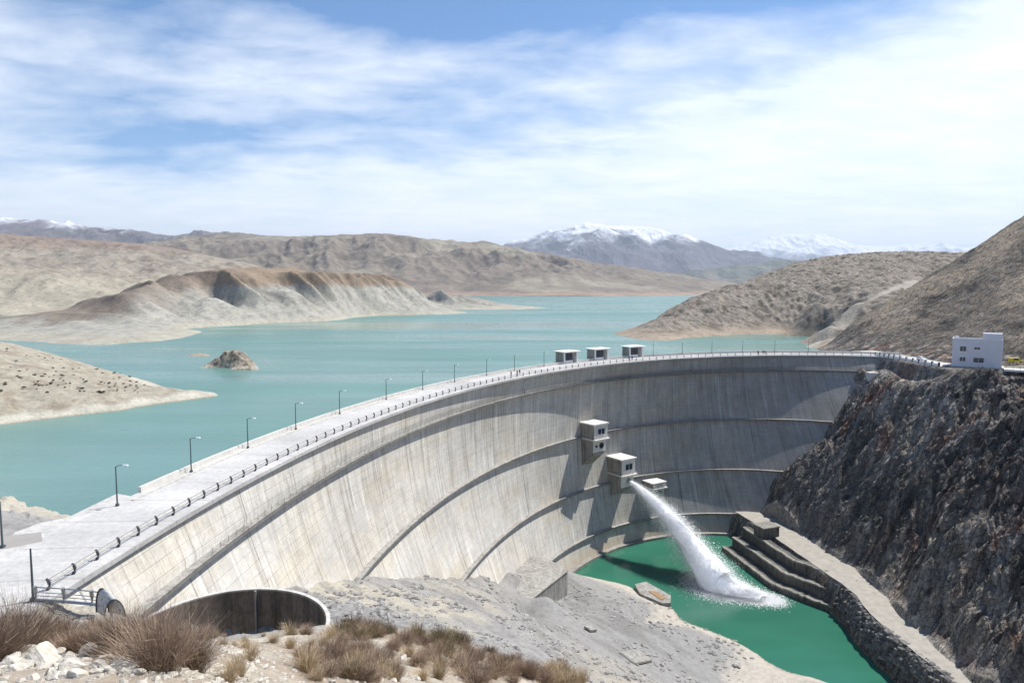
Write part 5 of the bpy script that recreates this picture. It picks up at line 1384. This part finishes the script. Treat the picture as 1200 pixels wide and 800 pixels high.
rubble('riprap', 1500, gen_rip, .3, 1.0, md, 'dark boulders tumbled down the bank beside the green river')
def gen_scree(n):
    x = RS.uniform(92, 116, n); y = RS.uniform(190, 246, n); z = right_h(x, y); k = (z > -57.5) & (fbm(x/8, y/8, 3, 410) > .0)
    return np.stack([x, y, z+.05], 1)[k]
rubble('scree', 7000, gen_scree, .08, .38, md, 'grey scree below the far abutment')

# shrubs dotting the peninsula
mdk = simple('dark_bush_foliage', (.07, .07, .045), .95)
def bush_mesh(seed):
    r = np.random.RandomState(seed); n = 420; d = r.randn(n, 3); d /= np.linalg.norm(d, axis=1)[:, None]; d[:, 2] = np.abs(d[:, 2])
    p_ = d*(.55+.45*r.rand(n))[:, None]*np.array([1, 1, .75]); t = r.randn(n, 3, 3)*.11
    me = mesh_np('bush', (p_[:, None]+t).reshape(-1, 3), np.arange(n*3).reshape(-1, 3), False); me.materials.append(mdk); return me
BM_ = [bush_mesh(s) for s in (1, 2, 3)]
rb = random.Random(3)
cnt = 0
while cnt < 110:
    px = rb.uniform(0, 170); py = rb.uniform(405+px*.22, 462)
    a_, c_ = ray(px, py); t = np.linspace(165, 262, 400); h = PEN(a_*t, t)
    k = np.argmax(h > CAMZ+c_*t)
    if h[k] <= CAMZ+c_*t[k] or h[k] < -4.5: continue
    o = link('bush', BM_[rb.randrange(3)]); s = rb.uniform(.18, .5); o.location = (a_*t[k], t[k], h[k]+.15); o.scale = (s*1.2, s, s); o.rotation_euler = (0, 0, rb.uniform(0, 6))
    tag(o, 'small dark bush dotting the pale peninsula', 'bush', 'bushes on the peninsula'); cnt += 1

# ------------------------------------------------------------------ air
EXPO = 0.54
m = bpy.data.materials.new('air'); m.use_nodes = True; nt = m.node_tree; nt.nodes.clear()
out = nt.nodes.new('ShaderNodeOutputMaterial'); v = nt.nodes.new('ShaderNodeVolumePrincipled')
v.inputs['Color'].default_value = (.72, .84, 1.0, 1); v.inputs['Density'].default_value = 4.2e-5; v.inputs['Anisotropy'].default_value = .2
nt.links.new(v.outputs[0], out.inputs['Volume'])
q = MB(); q.box((0, 18500, 960), (61000, 39000, 2110)); tag(q.build('haze', m), kind='stuff')

# ------------------------------------------------------------------ sun, sky, camera
EL, AZ = 59.0, 61.0       # elevation, azimuth clockwise from +Y
sun = bpy.data.lights.new('sun', 'SUN'); sun.energy = 5.0; sun.angle = R(.5); sun.color = (1, .955, .89)
so = bpy.data.objects.new('sun', sun); COL.objects.link(so)
dv = Vector((math.cos(R(EL))*math.sin(R(AZ)), math.cos(R(EL))*math.cos(R(AZ)), math.sin(R(EL))))
so.rotation_euler = dv.to_track_quat('Z', 'Y').to_euler()
w = bpy.data.worlds.new('World'); scene.world = w; w.use_nodes = True; nt = w.node_tree; nt.nodes.clear()
out = nt.nodes.new('ShaderNodeOutputWorld'); bg = nt.nodes.new('ShaderNodeBackground'); nt.links.new(bg.outputs[0], out.inputs[0])
sk = nt.nodes.new('ShaderNodeTexSky'); sk.sky_type = 'NISHITA'; sk.sun_disc = False; sk.sun_elevation = R(EL); sk.sun_rotation = R(AZ); sk.altitude = 1800; sk.dust_density = .6; sk.ozone_density = 1.5
tc = nt.nodes.new('ShaderNodeTexCoord'); g = tc.outputs['Generated']
sx = N(nt, 'ShaderNodeSeparateXYZ'); nt.links.new(g, sx.inputs[0])
den = math_(nt, 'MAXIMUM', math_(nt, 'ADD', sx.outputs[2], .14), .05)
cb = N(nt, 'ShaderNodeCombineXYZ'); nt.links.new(math_(nt, 'DIVIDE', sx.outputs[0], den), cb.inputs[0]); nt.links.new(math_(nt, 'DIVIDE', sx.outputs[1], den), cb.inputs[1])
cv = cb.outputs[0]
rotv = mapv(nt, cv, (.38, .62, 1), (0, 0, R(20)))
n1 = noise(nt, rotv, 1.0, 8, .5, .25); n2 = noise(nt, mapv(nt, cv, (1, 1.6, 1), (0, 0, R(-15))), 2.6, 7, .62, .3)
# cover grows to the right and towards the horizon
cov = math_(nt, 'ADD', n1, math_(nt, 'MULTIPLY', math_(nt, 'SUBTRACT', n2, .5), .22))
cov = math_(nt, 'ADD', cov, math_(nt, 'MULTIPLY', sx.outputs[0], .05))
cov = math_(nt, 'ADD', cov, math_(nt, 'MULTIPLY', math_(nt, 'SUBTRACT', .325, sx.outputs[2]), .95))
mask = ramp(nt, cov, [(.46, 0.0), (.60, .72), (.80, .97)])
skc = N(nt, 'ShaderNodeHueSaturation'); skc.inputs['Saturation'].default_value = 1.25; skc.inputs['Value'].default_value = 1.1; nt.links.new(sk.outputs[0], skc.inputs['Color'])
tex = ramp(nt, n2, [(.3, (7.9, 8.3, 8.7)), (.65, (9.0, 9.2, 9.3))])
mixn = mul(nt, skc.outputs[0], tex, mask, 'MIX')
nt.links.new(mixn, bg.inputs['Color']); bg.inputs['Strength'].default_value = .1
cam = bpy.data.cameras.new('camera'); co = bpy.data.objects.new('camera', cam); COL.objects.link(co)
cam.sensor_width = 36; cam.lens = 24; cam.clip_start = .1; cam.clip_end = 80000
co.location = (0, 0, CAMZ); co.rotation_euler = (math.pi/2-PITCH, 0, 0); scene.camera = co
scene.view_settings.view_transform = 'Standard'; scene.view_settings.look = 'None'; scene.view_settings.gamma = 1; scene.view_settings.exposure = EXPO
scene.cycles.max_bounces = 6; scene.cycles.diffuse_bounces = 3; scene.cycles.volume_bounces = 0
scene.cycles.use_denoising = True
